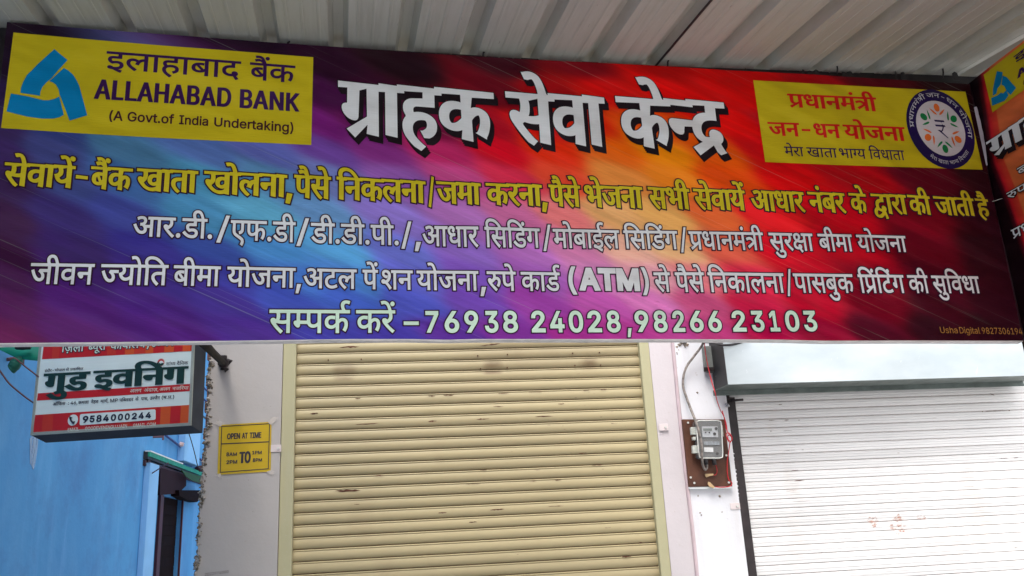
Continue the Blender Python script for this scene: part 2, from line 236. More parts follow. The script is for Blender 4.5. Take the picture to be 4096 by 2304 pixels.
द|520|413,-58 -21_34 -38_70 -12,27 -12_-2 -28_-3 -15,0 -42_0 -85_21 -71_47 -43_79 0,57 0_44 31_63 25,22 33_29 96_26 59,0 5,0 0,95 -295,0 0,71 534,0 0,-71 -158,0 0,-166 -49,0 -58_0 -71_-14 -25,-16 -22_-15 -25_-46 0,-32 0_-53 79_-69 82,0 6_0 12_0 7,1 -6_20 0,15 0_35 42_29 25,0 43_0 45_-49 0,-29 0_-32 -29_-35 -22,-9 12_-24 33_-51 25,-35
ग्|281|208,551 0,-317 0_-26 -25_-30 -23,0 -26_0 -55_42 -38_60 0,28 0_23 27_28 34,0 25,0 0,192 -127,0 0,71 296,0 0,-71
ज़|742|653,551 0,-551 -81,0 0,370 -137,0 -41_0 -16,3 36_-30 44_-80 0,-45 0_-46 -41_-62 -67_-30 -40,0 -53_0 -96_61 -88_141 -42,119 71,25 46_-134 100_-139 58,0 32_0 41_34 0,40 0_44 -61_78 -45,28 29,64 270,0 0,110 -572,0 0,71 757,0 0,-71;223,-55 0_24 33_34 22,0 23_0 32_-34 0,-24 0_-25 -32_-33 -23,0 -22_0 -33_33
ब्|401|0,622 416,0 0,-71 -416,0;439,193 -37_-31 -96_-44 -65,0 -56_0 -89_42 -50_75 0,51 0_86 121_92 98,0 14_0 40_-3 39_-4 11,-3 -6,-69 -20_4 -50_6 -25,0 -20_0 -18,-3 135,-167 10_7 18_16 8,8;127,287 0_-52 67_-51 48,0 18_0 33_6 15,5 -140,175 -41_-28
ू|0|-63,-245 -25_-10 -57_-13 -28,0 -75_0 -85_79 0,63 0_57 92_80 79,0 75_0 112_-56 86_-91 34,-53 -62,-39 -54_83 -112_88 -73,0 -51_0 -52_-39 0,-32 0_-38 50_-30 31,0 27_0 42_11 21,10
उ|548|0,622 563,0 0,-71 -110,0 32_-39 0,-48 0_-90 -79,-46 36_-32 57_-85 0,-59 0_-50 -45_-68 -78_-34 -48,0 -57_0 -103_61 -95_138 -44,114 71,25 28_-78 67_-119 79_-67 46,0 41_0 53_37 0,49 0_41 -45_69 -40,31 -30_-6 -35,-1 -5,70 74_2 71_48 0,49 0_30 -30_45 -23,13 -351,0
ौ|259|170,551 0,-551 -81,0 0,551 -89,0 0,71 273,0 0,-71;80,615 -27_40 -45_37 -43_11 -26,0 -20_0 -42_-12 -20,-9 -26,69 23_10 50_12 29,0 45_0 70_-43 24,-38 4,2 -20_52 -38_57 -44_24 -31,0 -24_0 -32_-8 -14,-6 -23,69 39_14 52,0 54_0 79_-51 63_-123 28,-107
ध्|362|482,178 -37_-31 -91_-44 -71,0 -77_0 -95_81 0,67 0_27 18_50 19,20 -47_18 -59_71 0,56 0_60 82_79 63,0 53_0 71_-56 0,-45 0_-47 -40,-41 -61,39 11_10 9_23 0,11 0_15 -20_27 -26,0 -28_0 -40_-44 0,-35 0_-32 31_-39 49_-18 27,-3 30_8 35,0 11_0 27_-2 7,-1 -7,-70 -6_1 -17_0 -5,0 -50_0 -57_-41 0,-38 0_-41 57_-40 44,0 53_0 74_44 26,28
ऑ|1023|470,218 0_-70 -91_-68 -67,0 -86_0 -134_128 -63,148 71,26 43_-106 100_-123 62,0 38_0 48_35 0,39 0_37 -41_58 -32,25 -27_-5 -31,-1 -5,70 68_2 57_44 0,37 0_36 -47_32 -31,0 -37_0 -60_-20 -34,-17 -25,69 26_14 77_24 49,0 78_0 83_-78 0,-59 0_-78 -67,-42 11_-10 9,-10 38_-5 36,0 32_0 50_6 26,7 0,188 -73,0 0,71 517,0 0,-71 -104,0 0,-551 -81,0 0,551 -178,0 0,-551 -81,0 0,290 -24_-6 -46_-5 -26,0 -17_0 -26,3 15_-30;1063,863 -23_-100 -107_-83 -77,0 -72_0 -108_89 -34,94 71,24 26_-70 67_-68 53,0 57_0 55_73 16,67
ें|0|-169,615 -21_79 -41_91 -50_38 -34,0 -22_0 -34_-9 -14,-5 -24,73 39_14 52,0 54_0 79_-51 63_-123 28,-107;-113,821 0_24 33_34 22,0 23_0 33_-34 0,-24 0_-24 -33_-34 -23,0 -22_0 -33_34
ैं|0|-179,615 -27_40 -45_37 -43_11 -26,0 -20_0 -42_-12 -20,-9 -26,69 23_10 50_12 29,0 45_0 70_-43 24,-38 4,2 -20_52 -38_57 -44_24 -31,0 -24_0 -32_-8 -14,-6 -23,69 39_14 52,0 54_0 79_-51 63_-123 28,-107;-113,816 0_24 33_34 22,0 23_0 33_-34 0,-24 0_-24 -33_-34 -23,0 -22_0 -33_34
ों|259|170,551 0,-551 -81,0 0,551 -89,0 0,71 273,0 0,-71;90,615 -21_79 -41_91 -50_38 -34,0 -22_0 -34_-9 -14,-5 -24,73 39_14 52,0 54_0 79_-51 63_-123 28,-107;146,821 0_24 33_34 22,0 23_0 33_-34 0,-24 0_-24 -33_-34 -23,0 -22_0 -33_34
ीं|259|-185,615 -17_35 -18_64 0,34 0_65 84_83 75,0 60_0 80_-57 58_-121 26,-96 110,0 0,-71 -103,0 0,-551 -81,0 0,551 -89,0 0,71 87,0 -28_104 -61_99 -55,0 -40_0 -42_-49 0,-43 0_-34 20_-55 14,-29;152,816 0_24 33_34 22,0 23_0 32_-34 0,-24 0_-24 -32_-34 -23,0 -22_0 -33_34
 |269|
(|391|125,296 0_80 32_174 57_162 36,60 86,0 -38_-77 -55_-166 -29_-161 0,-72 0_-65 26_-132 54_-148 42,-87 -86,0 -62_106 -63_219
)|391|55,-136 43_89 54_149 25_132 0,62 0_72 -30_161 -54_166 -38,77 85,0 37_-60 57_-162 32_-175 0,-79 0_-108 -65_-220 -61,-104
,|269|53,-175 43,277 100,0 -76,-277
-|648|482,351 0,-81 -319,0 0,81
.|269|136,-6 -27_0 -39_38 0,28 0_27 39_38 27,0 28_0 38_-38 0,-27 0_-28 -38_-38
/|360|338,762 -234,-871 -82,0 235,871
0|648|324,-10 -81_0 -114_88 -60_167 0,118 0_118 61_167 114_89 80,0 81_0 114_-89 60_-167 0,-118 0_-118 -59_-167 -114_-88;324,71 53_0 75_69 38_131 0,92 0_94 -38_130 -75_70 -53,0 -53_0 -74_-70 -39_-130 0,-94 0_-92 39_-131 74_-69
1|648|110,0 0,78 450,0 0,-78;396,728 0,-728 -91,0 0,642 -5,0 -176,-131 0,100 158,117
2|648|92,0 0,67 242,262 41_44 53_66 28_61 0,33 0_38 -37_56 -61_30 -39,0 -42_0 -61_-34 -33_-61 0,-41 -89,0 0_64 60_98 102_54 65,0 65_0 100_-54 57_-92 0,-57 0_-39 -28_-75 -71_-95 -65,-68 -159,-170 0,-5 336,0 0,-82
3|648|310,-10 -66_0 -110_46 -69_87 -4,61 95,0 4_-37 42_-50 68_-25 41,0 44_0 72_30 41_60 0,44 0_39 -36_66 -80_41 -66,0 -60,0 0,74 184,214 0,6 -313,0 0,82 435,0 0,-68 -229,-264 0,15 79_8 116_-54 63_-99 0,-61 0_-62 -65_-98 -113_-55
4|648|59,148 0,76 290,504 91,0 -283,-493 0,-6 432,0 0,-81;402,0 0,170 0,36 0,248 88,0 0,-454
5|648|315,-10 -64_0 -101_51 -61_87 -2,56 90,0 3_-33 38_-50 61_-29 36,0 44_0 69_41 39_72 0,46 0_47 -41_74 -71_43 -45,0 -34_0 -69_-22 -22,-17 -87,11 43,361 383,0 0,-82 -305,0 -25,-212 4,0 23_18 68_24 38,0 49_0 85_-36 62_-66 35_-89 0,-53 0_-69 -63_-110 -109_-63
6|648|324,-10 -67_0 -105_62 -59_109 0,70 0_52 45_115 58,87 165,243 100,0 -243,-355 -9,0 10_20 37_34 51_20 29,0 66_0 98_-55 55_-100 0,-68 0_-68 -60_-105 -104_-61;324,70 42_0 64_40 37_69 0,45 0_46 -37_68 -64_39 -42,0 -42_0 -65_-38 -36_-68 0,-45 0_-46 36_-70 65_-40
7|648|139,0 323,640 0,6 -373,0 0,82 470,0 0,-87 -323,-641
8|648|324,-10 -74_0 -113_52 -63_92 0,59 0_46 37_79 65_53 40,7 0,4 -53_14 -62_90 0,58 0_56 57_87 101_50 65,0 64_0 100_-50 58_-87 0,-56 0_-58 -63_-90 -51,-14 0,-4 39_-7 65_-53 38_-79 0,-46 0_-59 -64_-92 -113_-52;324,71 48_0 70_32 39_57 0,38 0_41 -41_62 -71_35 -45,0 -46_0 -71_-35 -41_-62 0,-41 0_-38 38_-57 71_-32;324,414 38_0 60_31 35_55 0,37 0_37 -34_53 -60_30 -39,0 -40_0 -60_-30 -34_-53 0,-37 0_-37 34_-55 61_-31
9|648|324,737 67_0 105_-61 59_-109 0,-70 0_-52 -45_-116 -58,-86 -165,-243 -100,0 243,355 9,0 -10_-21 -37_-33 -51_-20 -29,0 -66_0 -99_55 -54_100 0,68 0_68 60_105 104_60;324,658 -42_0 -64_-40 -37_-70 0,-44 0_-46 37_-69 64_-39 42,0 42_0 65_39 36_69 0,44 0_45 -36_71 -65_40
:|269|136,-6 -27_0 -39_38 0,28 0_27 39_38 27,0 28_0 38_-38 0,-27 0_-28 -38_-38;136,389 -27_0 -39_38 0,28 0_27 39_39 27,0 28_0 38_-39 0,-27 0_-28 -38_-38
A|690|25,0 265,728 107,0 268,-728 -98,0 -154,432 -15_40 -37_119 -27,93 18,0 -27_-94 -38_-121 -13,-37 -150,-432;158,203 0,81 374,0 0,-81
B|654|88,0 0,728 258,0 76_0 99_-53 48_-87 0,-53 0_-47 -33_-61 -54_-36 -32,-9 0,-7 34_-2 68_-43 46_-79 0,-57 0_-55 -51_-88 -107_-51 -86,0;181,82 171,0 85_0 71_65 0,48 0_36 -37_62 -68_37 -47,0 -175,0;181,408 160,0 39_0 63_31 37_56 0,38 0_47 -65_66 -71,0 -163,0
C|730|382,-10 -93_0 -146_91 -83_167 0,115 0_116 83_167 146_91 93,0 56_0 98_-32 78_-62 52_-88 10,-56 -93,0 -8_37 -37_57 -55_39 -65_19 -36,0 -65_0 -106_-66 -61_-128 0,-94 0_-92 62_-129 105_-66 65,0 36_0 65_20 55_39 37_57 8,37 93,0 -9_-56 -53_-88 -78_-62 -98_-33
D|722|315,0 -176,0 0,82 170,0 89_0 117_68 57_127 0,88 0_88 -57_125 -113_68 -84,0 -183,0 0,82 189,0 107_0 151_-87 80_-163 0,-113 0_-114 -81_-163 -155_-88;181,728 0,-728 -93,0 0,728
E|601|88,0 0,728 443,0 0,-82 -350,0 0,-238 326,0 0,-82 -326,0 0,-244 355,0 0,-82
G|746|385,-10 -97_0 -146_91 -82_168 0,114 0_116 82_167 144_91 93,0 58_0 100_-34 79_-63 52_-88 10,-52 -95,0 -12_35 -37_55 -51_40 -65_21 -38,0 -64_0 -105_-66 -61_-128 0,-94 0_-92 62_-128 106_-67 67,0 62_0 94_52 52_97 0,65 28,-5 -217,0 0,81 280,0 0,-80 0_-90 -78_-133 -134_-73
H|743|88,0 0,728 93,0 0,-315 381,0 0,315 93,0 0,-728 -93,0 0,331 -381,0 0,-331
I|441|45,0 0,82 129,0 0,564 -129,0 0,82 351,0 0,-82 -129,0 0,-564 129,0 0,-82
J|571|266,-10 -96_0 -121_114 0,104 0,39 93,0 0,-39 0_-66 68_-70 56,0 56_0 68_70 0,66 0,520 93,0 0,-520 0_-104 -121_-114
K|672|151,208 0,99 25_34 50_63 51_59 28,30 217,235 122,0 -311,-333 -5,0;88,0 0,728 93,0 0,-249 -2,-157 2,-46 0,-276;534,0 -263,370 58,72 315,-442
L|565|88,0 0,728 93,0 0,-646 337,0 0,-82
M|903|88,0 0,728 132,0 179,-459 6_-17 16_-48 18_-57 17_-56 6,-24 -20,0 7_23 16_55 18_57 17_50 6,17 177,459 132,0 0,-728 -91,0 0,416 0_22 1_58 1_63 2_66 0,30 8,0 -10_-33 -23_-70 -22_-65 -20_-54 -7,-17 -162,-416 -81,0 -165,416 -7_17 -18_52 -22_64 -24_71 -12,35 9,0 1_-27 1_-64 1_-64 1_-61 0,-23 0,-416
N|753|88,0 0,728 109,0 296,-466 12_-18 33_-56 39_-72 18,-40 -13,0 -4_42 -4_76 -1_65 0,22 0,447 93,0 0,-728 -111,0 -263,414 -19_29 -36_61 -47_83 -35,62 17,0 3_-54 4_-92 2_-68 0,-20 0,-415
O|765|383,-10 -93_0 -146_91 -84_167 0,115 0_116 84_167 146_91 93,0 93_0 146_-91 83_-167 0,-116 0_-115 -83_-167 -146_-91;383,76 65_0 105_66 62_129 0,92 0_94 -62_128 -105_66 -65,0 -66_0 -105_-66 -62_-128 0,-94 0_-92 62_-128 105_-67
P|639|88,0 0,728 249,0 85_0 110_-62 53_-105 0,-65 0_-65 -53_-105 -110_-63 -85,0 -176,0 0,82 172,0 58_0 70_39 32_69 0,43 0_43 -32_68 -71_39 -58,0 -151,0 0,-646
T|646|48,646 0,82 550,0 0,-82 -228,0 0,-646 -93,0 0,646
U|744|373,-12 -86_0 -129_68 -70_117 0,75 0,480 93,0 0,-473 0_-52 46_-82 86_-47 60,0 59_0 86_47 45_82 0,52 0,473 93,0 0,-480 0_-75 -70_-117 -128_-68
V|690|293,0 -268,728 98,0 154,-432 13_-37 40_-124 26,-91 -18,0 26_93 39_122 13,37 150,432 99,0 -265,-728
a|562|230,-13 -52_0 -84_39 -50_76 0,53 0_47 37_59 62_33 75_17 38,5 49_6 62_7 29_17 0,20 0,3 0_34 -25_47 -51_26 -38,0 -39_0 -55_-25 -35_-36 -9,-19 -84,27 21_50 71_56 86_24 42,0 27_0 70_-13 65_-40 42_-76 0,-64 0,-360 -86,0 0,74 -6,0 -9_-19 -41_-40 -66_-28;245,65 49_0 67_38 35_61 0,33 0,76 -5_-6 -36_-11 -46_-7 -44_-6 -13,-1 -31_-4 -55_-19 -34_-37 0,-31 0_-28 30_-39 50_-19
d|612|282,-12 -68_0 -105_70 -58_127 0,86 0_87 59_126 104_69 68,0 53_0 63_-35 34_-45 8,-15 7,0 0,270 88,0 0,-728 -85,0 0,84 -10,0 -8_-15 -35_-45 -63_-36;295,67 50_0 68_52 35_93 0,60 0_61 -34_90 -69_51 -50,0 -52_0 -69_-54 -34_-91 0,-57 0_-57 35_-93 69_-55
e|583|307,-12 -79_0 -115_71 -62_126 0,84 0_84 60_127 111_73 74,0 44_0 84_-29 69_-64 41_-105 0,-75 0,-37 -424,0 0,74 377,0 -41,-27 0_54 -34_83 -66_48 -50,0 -49_0 -70_-49 -37_-77 0,-45 0,-49 0_-61 42_-84 75_-44 50,0 32_0 53_19 38_38 10,27 85,-23 -12_-41 -61_-63 -89_-35
f|370|331,546 0,-75 -321,0 0,75;117,0 0,619 0_47 45_63 71_33 39,0 32_0 41_-11 9,-4 -24,-75 -7_2 -22_6 -18,0 -41_0 -37_-41 0,-40 0,-599
g|613|298,-216 -60_0 -89_31 -58_51 -17,30 71,45 12_-15 34_-38 59_-27 48,0 66_0 84_62 0,68 0,109 -8,0 -9_-16 -34_-42 -63_-33 -53,0 -65_0 -105_62 -60_119 0,85 0_85 59_124 105_69 68,0 53_0 63_-35 34_-45 9,-15 9,0 0,88 85,0 0,-560 0_-70 -63_-90 -108_-42;296,87 50_0 68_45 35_86 0,59 0_58 -34_89 -69_50 -50,0 -52_0 -69_-53 -35_-89 0,-55 0_-56 35_-86 70_-48
h|591|165,327 0,-327 -88,0 0,728 88,0 0,-314 -15,0 25_75 92_64 62,0 55_0 84_-46 46_-91 0,-69 0,-347 -88,0 0,339 0_63 -66_72 -57,0 -39_0 -63_-35 -36_-65
i|242|77,0 0,546 88,0 0,-546;122,635 -25_0 -36_34 0,24 0_25 36_33 25,0 25_0 36_-33 0,-25 0_-24 -36_-34
k|549|160,196 0,109 16,0 233,241 109,0 -252,-259 -10,0;77,0 0,728 88,0 0,-728;422,0 -209,267 63,62 259,-329
l|275|200,-4 -62_0 -61_66 0,59 0,607 88,0 0,-585 0_-38 18_-30 27,0 15_0 14_2 7,2 17,-75 -12_-3 -34_-5
n|591|165,327 0,-327 -88,0 0,546 85,0 0,-132 -12,0 25_75 92_64 62,0 55_0 83_-46 47_-91 0,-69 0,-347 -88,0 0,339 0_63 -66_72 -57,0 -39_0 -63_-35 -36_-65
o|600|299,-12 -74_0 -112_71 -62_127 0,84 0_85 62_127 112_71 74,0 75_0 112_-71 63_-127 0,-85 0_-84 -63_-127 -112_-71;299,67 55_0 72_57 34_92 0,54 0_54 -34_93 -72_57 -55,0 -54_0 -71_-57 -34_-93 0,-54 0_-54 34_-92 71_-57
r|376|77,0 0,546 85,0 0,-84 6,0 15_41 78_51 49,0 9_0 27_-1 8,-1 0,-88 -4_1 -31_4 -18,0 -39_0 -62_-33 -35_-57 0,-37 0,-342
s|528|263,-12 -56_0 -88_33 -57_64 -9,47 83,20 12_-45 65_-42 49,0 57_0 68_49 0,34 0_28 -40_38 -40,9 -91,22 -74_17 -73_74 0,58 0_46 53_72 91_41 58,0 57_0 78_-34 50_-59 12,-39 -80,-20 -11_29 -52_48 -53,0 -49_0 -65_-45 0,-34 0_-30 44_-37 48,-11 83,-20 74_-17 71_-74 0,-56 0_-48 -54_-75 -97_-43
t|327|292,546 0,-75 -282,0 0,75;92,676 88,0 0,-534 0_-37 29_-34 35,0 8_0 26_4 11,2 18,-74 -14_-5 -34_-5 -17,0 -71_0 -79_75 0,67
v|562|235,0 -209,546 97,0 116,-324 18_-50 26_-100 14,-47 -32,0 14_47 26_100 18,50 116,324 97,0 -209,-546
–|500|500,351 0,-81 -500,0 0,81
₹|542|514,555 -25,-84 -461,0 25,84;296,0 -258,316 -2,62 129,0 49_0 70_29 37_57 0,43 0_64 -76_73 -80,0 -137,0 25,84 112,0 86_0 112_-58 54_-99 0,-63 0_-57 -48_-96 -107_-57 -87,0 -2,0 238,-292 0,-6;514,728 -25,-85 -364,3 24,82
"""
# ------------------------------------------------------------------ lettering
GL = {}
for rec in FONT.strip('\n').split('\n'):
    k, adv, cs = rec.split('|') if not rec.startswith('|') else ('|', '0', '')
    conts = []
    for cc in cs.split(';'):
        if not cc.strip(): continue
        x = y = 0; pts = []
        for tkn in cc.split(' '):
            on = ',' in tkn; a, b = tkn.split(',' if on else '_'); x += int(a); y += int(b); pts.append((x, y, on))
        conts.append(pts)
    GL[k] = (int(adv), conts)
def flat(pts, n=4):
    full = []
    L = len(pts)
    for i in range(L):                                 # add implied on-curve points
        a = pts[i]; b = pts[(i+1) % L]; full.append(a)
        if not a[2] and not b[2]: full.append(((a[0]+b[0])/2, (a[1]+b[1])/2, True))
    k0 = next(i for i, p in enumerate(full) if p[2]); full = full[k0:]+full[:k0]+[full[k0]]
    out = []; i = 0
    while i < len(full)-1:
        a = full[i]; b = full[i+1]
        if b[2]: out.append(a[:2]); i += 1
        else:
            c = full[i+2]
            for k in range(n):
                t = k/n; out.append(((1-t)**2*a[0]+2*t*(1-t)*b[0]+t*t*c[0], (1-t)**2*a[1]+2*t*(1-t)*b[1]+t*t*c[1]))
            i += 2
    return np.array(out)
def shape(w):                                          # Devanagari words into glyph keys
    out = []; i = 0; n = len(w); V = '्'; N = '़'
    while i < n:
        ch = w[i]
        if 'क' <= ch <= 'ह':
            cl = []
            while True:
                k = w[i]; i += 1
                if i < n and w[i] == N: k += N; i += 1
                cl.append(k)
                if i+1 < n and w[i] == V: i += 1; continue
                break
            reph = len(cl) > 1 and cl[0] == 'र'
            if reph: cl = cl[1:]
            m = []
            while i < n and w[i] in 'ािीुूेैोौंँ': m.append(w[i]); i += 1
            tk = []; j = 0
            while j < len(cl):
                k = cl[j]
                if k == 'क' and cl[j+1:j+2] == ['ष']: tk.append('क्ष'); j += 2
                elif k == 'द' and cl[j+1:j+2] == ['व']: tk.append('द्व'); j += 2
                elif cl[j+1:j+2] == ['र']: tk.append(k+'्र'); j += 2
                elif j < len(cl)-1: tk.append(k+V); j += 1
                else: tk.append(k); j += 1
            if tk[-1] == 'र' and 'ु' in m: tk[-1] = 'रु'; m.remove('ु')
            if 'ि' in m: tk.insert(0, 'ि'); m.remove('ि')
            if len(m) > 1 and m[-1] == 'ं' and m[-2]+'ं' in GL: m[-2:] = [m[-2]+'ं']
            out += tk+m
            if reph: out.append('र्')
        else: out.append(ch); i += 1
    return out
def nib(c, r, rx=None, ang=0, mit=1.6):                # push an outline outwards (by a slanted oval nib if rx is given)
    c = np.asarray(c, float); d = np.roll(c, -1, 0)-c; keep = np.hypot(d[:, 0], d[:, 1]) > 1e-7; c = c[keep]
    if len(c) < 3: return c
    e = np.roll(c, -1, 0)-c; e = e/np.hypot(e[:, 0], e[:, 1])[:, None]
    nn = np.stack([-e[:, 1], e[:, 0]], 1); pn = np.roll(nn, 1, 0); dot = (nn*pn).sum(1)
    if rx is None:
        m = (nn+pn)/np.maximum(1+dot, .35)[:, None]; L = np.hypot(m[:, 0], m[:, 1]); m *= np.minimum(1, mit/np.maximum(L, 1e-6))[:, None]
        return c+m*r
    m = nn+pn; m /= np.maximum(np.hypot(m[:, 0], m[:, 1]), 1e-6)[:, None]
    ca, sa = math.cos(ang), math.sin(ang); a = m[:, 0]*ca+m[:, 1]*sa; b = -m[:, 0]*sa+m[:, 1]*ca
    den = np.sqrt((a*rx)**2+(b*r)**2)+1e-9; a, b = a*rx*rx/den, b*r*r/den
    k = np.minimum(1.5, 1/np.sqrt(np.maximum((1+dot)/2, .2)))[:, None]
    return c+np.stack([a*ca-b*sa, a*sa+b*ca], 1)*k
def outline_of(txt, track=0, seg=4):
    x = 0; cs = []
    for k in shape(txt):
        adv, g = GL[k]
        for c in g: cs.append(flat(c, seg)+np.array([x, 0]))
        x += adv+(track if adv else 0)
    return cs
def fill(cs):                                          # union of outlines -> triangles
    cs = [c for c in cs if len(c) > 2]
    vs, es, seg = [], [], []
    for c in cs:
        n0 = len(vs); n = len(c); vs += [Vector((float(a), float(b))) for a, b in c]
        es += [(n0+i, n0+(i+1) % n) for i in range(n)]; seg.append(np.concatenate([c, np.roll(c, -1, 0)], 1))
    r = geometry.delaunay_2d_cdt(vs, es, [], 0, 1e-7)
    V = np.array([tuple(v) for v in r[0]]); T = np.array([f for f in r[2] if len(f) == 3])
    S = np.concatenate(seg); cen = V[T].mean(1)
    px, py = cen[:, 0][:, None], cen[:, 1][:, None]
    up = (S[:, 1] <= py) & (S[:, 3] > py); dn = (S[:, 1] > py) & (S[:, 3] <= py)
    side = (S[:, 2]-S[:, 0])*(py-S[:, 1])-(px-S[:, 0])*(S[:, 3]-S[:, 1])
    wn = (up & (side > 0)).sum(1).astype(int)-(dn & (side < 0)).sum(1).astype(int)
    return V, T[wn != 0]
class Print:                                           # flat print on a plane; collects words, one mesh per colour
    def __init__(s, pl, parent, tf=None): s.pl = pl; s.par = parent; s.tf = tf or (lambda x, y: (x, y))
    def at(s, x, y, o): return s.pl.at(*s.tf(x, y), o)
    def word(s, m, txt, x0, x1, yt, yb, o, bold=0, pen=None, cap=622, grow=0, mo=None, shadow=None, track=0, seg=4, fix=None, warp=None):
        cs = outline_of(txt, track, seg)
        orig = cs
        if bold: cs = [nib(c, bold) for c in cs]
        if pen: cs = [nib(c, pen[1], pen[0], pen[2]) for c in cs]
        al = np.concatenate(cs); a0, a1 = al[:, 0].min(), al[:, 0].max()
        t = cap+(bold or (pen[1] if pen else 0)); bt = -(bold or (pen[1] if pen else 0))
        A = s.at(x0, yt(x0), o); B = s.at(x1, yt(x1), o); A2 = s.at(x0, yb(x0), o); B2 = s.at(x1, yb(x1), o)
        def mp(c):
            u = (c[:, 0]-a0)/(a1-a0); v = (t-c[:, 1])/(t-bt)
            X = A[0]+(B[0]-A[0])*u
            Zt = A[1]+(B[1]-A[1])*u; Zb = A2[1]+(B2[1]-A2[1])*u
            return np.stack([X, Zt+(Zb-Zt)*v], 1)
        W = [mp(c) for c in cs]
        def put(mb, cc, off):
            V, T = fill(cc); mb.add([s.pl.w(p[0], p[1], off) for p in V], [tuple(int(i) for i in f) for f in T])
        put(m, W, o)
        if mo is not None:
            G = [nib(c, grow) for c in W]
            if shadow:
                G = G+[c+np.array(shadow)*k for c in G for k in (.34, .67, 1.0)]
            put(mo, G+W, o-.0012)
        return A, B
    def line(s, m, words, top, bot, o, **k):
        tx, ty = zip(*top); bx, by = zip(*bot)
        def ext(x, xs, ys):
            if x < xs[0]: return ys[0]+(ys[1]-ys[0])/(xs[1]-xs[0])*(x-xs[0])
            if x > xs[-1]: return ys[-1]+(ys[-1]-ys[-2])/(xs[-1]-xs[-2])*(x-xs[-1])
            return float(np.interp(x, xs, ys))
        for wd in words:
            kk = dict(k)
            if len(wd) > 3: kk.update(wd[3])
            s.word(m, wd[0], wd[1], wd[2], lambda x: ext(x, tx, ty), lambda x: ext(x, bx, by), o, **kk)
    def poly(s, name, pts, mat, o, parent=None):
        P = [s.at(x, y, o) for x, y in pts]
        c = np.array(P); V, T = fill([c])
        return mesh(name, [s.pl.w(p[0], p[1], o) for p in V], [tuple(int(i) for i in f) for f in T], mat, parent or s.par)
def fix_normals(o, pl):
    n = Vector(pl.n); bm = bmesh.new(); bm.from_mesh(o.data)
    for f in bm.faces:
        f.normal_update()
        if f.normal.dot(n) < 0: f.normal_flip()
    bm.to_mesh(o.data); bm.free(); return o
def letters(name, mb, mat, parent, pl): return fix_normals(mesh(name, mb.v, mb.f, mat, parent), pl)
# ================================================================== materials
M_white = plain('plaster_white', (.72, .71, .73), .75, var=.03, scale=2, bump=.15)
def wall_mat(name, col, dirt=.25, warm=(.45, .38, .33)):
    t = NT(name); n = t.noise(1.6, None, 6, .6); st = t.noise(5, t.pos((1, 1, .12)), 5, .65)
    c = t.mix(t.ramp(n, [(.42, 0.0), (.72, dirt)]), col, tuple(v*.78 for v in col))
    c = t.mix(t.ramp(st, [(.55, 0.0), (.8, dirt)]), c, warm)
    sp = t.noise(60, None, 2, .5); c = t.mix(t.ramp(sp, [(.70, 0.0), (.76, .35)]), c, warm)
    t.set(Base_Color=c, Roughness=.8); t.bump(t.math('ADD', t.noise(9, None, 6, .6), t.math('MULTIPLY', t.noise(90), .12)), .25, .012); return t.m
M_pillarL = wall_mat('plaster_greyish', (.44, .41, .39), .45)
M_pink = wall_mat('plaster_pinkish', (.60, .545, .555), .45)
M_pale = wall_mat('plaster_pale', (.72, .72, .75), .40)
M_cream_ch = wall_mat('cream_painted_steel', (.44, .41, .25), .35, (.50, .50, .44))
M_rub = plain('broken_plaster', (.30, .25, .20), .9, var=.45, scale=30, bump=.8)
M_brick = plain('old_brick', (.20, .09, .07), .9, var=.4, scale=14, bump=.6)
def slat_mat(name, col, rust, seam, chips=.74, stains=()):
    t = NT(name)
    n = t.noise(1.3, None, 5, .6); c = t.mix(t.ramp(n, [(.4, 0.0), (.75, .5)]), col, tuple(v*.88 for v in col))
    g = t.noise(1.0, t.pos((2.2, 2.2, 1.1)), 3, .5); c = t.mix(t.ramp(g, [(.60, 0.0), (.78, .45)]), c, seam)
    if stains:
        sep = t.n('SeparateXYZ'); t.l(t.pos(), sep.inputs[0]); tot = None
        for (u_, z_, ru, rz, k_) in stains:
            q_ = FAC.w(u_, z_); dx = t.math('DIVIDE', t.math('SUBTRACT', sep.outputs[0], q_[0]), ru); dz = t.math('DIVIDE', t.math('SUBTRACT', sep.outputs[2], z_), rz)
            e_ = t.math('MULTIPLY', t.math('EXPONENT', t.math('MULTIPLY', t.math('ADD', t.math('POWER', t.math('ABSOLUTE', dx), 4), t.math('MULTIPLY', dz, dz)), -1.0)), k_)
            tot = e_ if tot is None else t.math('MAXIMUM', tot, e_)
        tot = t.math('MULTIPLY', tot, t.ramp(t.noise(9), [(.2, .6), (.7, 1.2)])); c = t.mix(tot, c, (.16, .10, .045))
    ch = t.noise(1.0, t.pos((11, 11, 120)), 2, .55); area = t.noise(1.7, None, 2, .5)
    v = t.math('MULTIPLY', t.ramp(ch, [(chips, 0.0), (chips+.03, 1.0)]), t.ramp(area, [(.45, 0.0), (.55, 1.0)]))
    c = t.mix(v, c, rust); oi = t.n('ObjectInfo'); c = t.mix(1.0, c, t.ramp(oi.outputs['Random'], [(0, .90), (1, 1.06)]), 'MULTIPLY'); t.set(Base_Color=c, Roughness=.52); t.b.inputs['Specular IOR Level'].default_value = .45
    t.bump(t.noise(30), .05, .004); return t.m
_T3 = lambda x, y: (1100+x*.6653, 1340+y*.6653)
M_slat = slat_mat('cream_slat_paint', (.42, .345, .19), (.10, .05, .03), (.30, .22, .12), .735, [(*FAC.at(*_T3(x, y)), rx_/5120*5.6*1.0, rz_/5120*5.6, k_) for x, y, rx_, rz_, k_ in ((420, 215, 66, 40, .7), (415, 262, 56, 16, .6), (1310, 180, 66, 34, .8), (1310, 225, 60, 14, .85), (1880, 172, 66, 40, .75), (1890, 150, 60, 16, .6), (1600, 120, 520, 110, .30), (900, 330, 500, 60, .16))])
M_seam = plain('rusty_seam', (.09, .035, .02), .9, var=.4, scale=40)
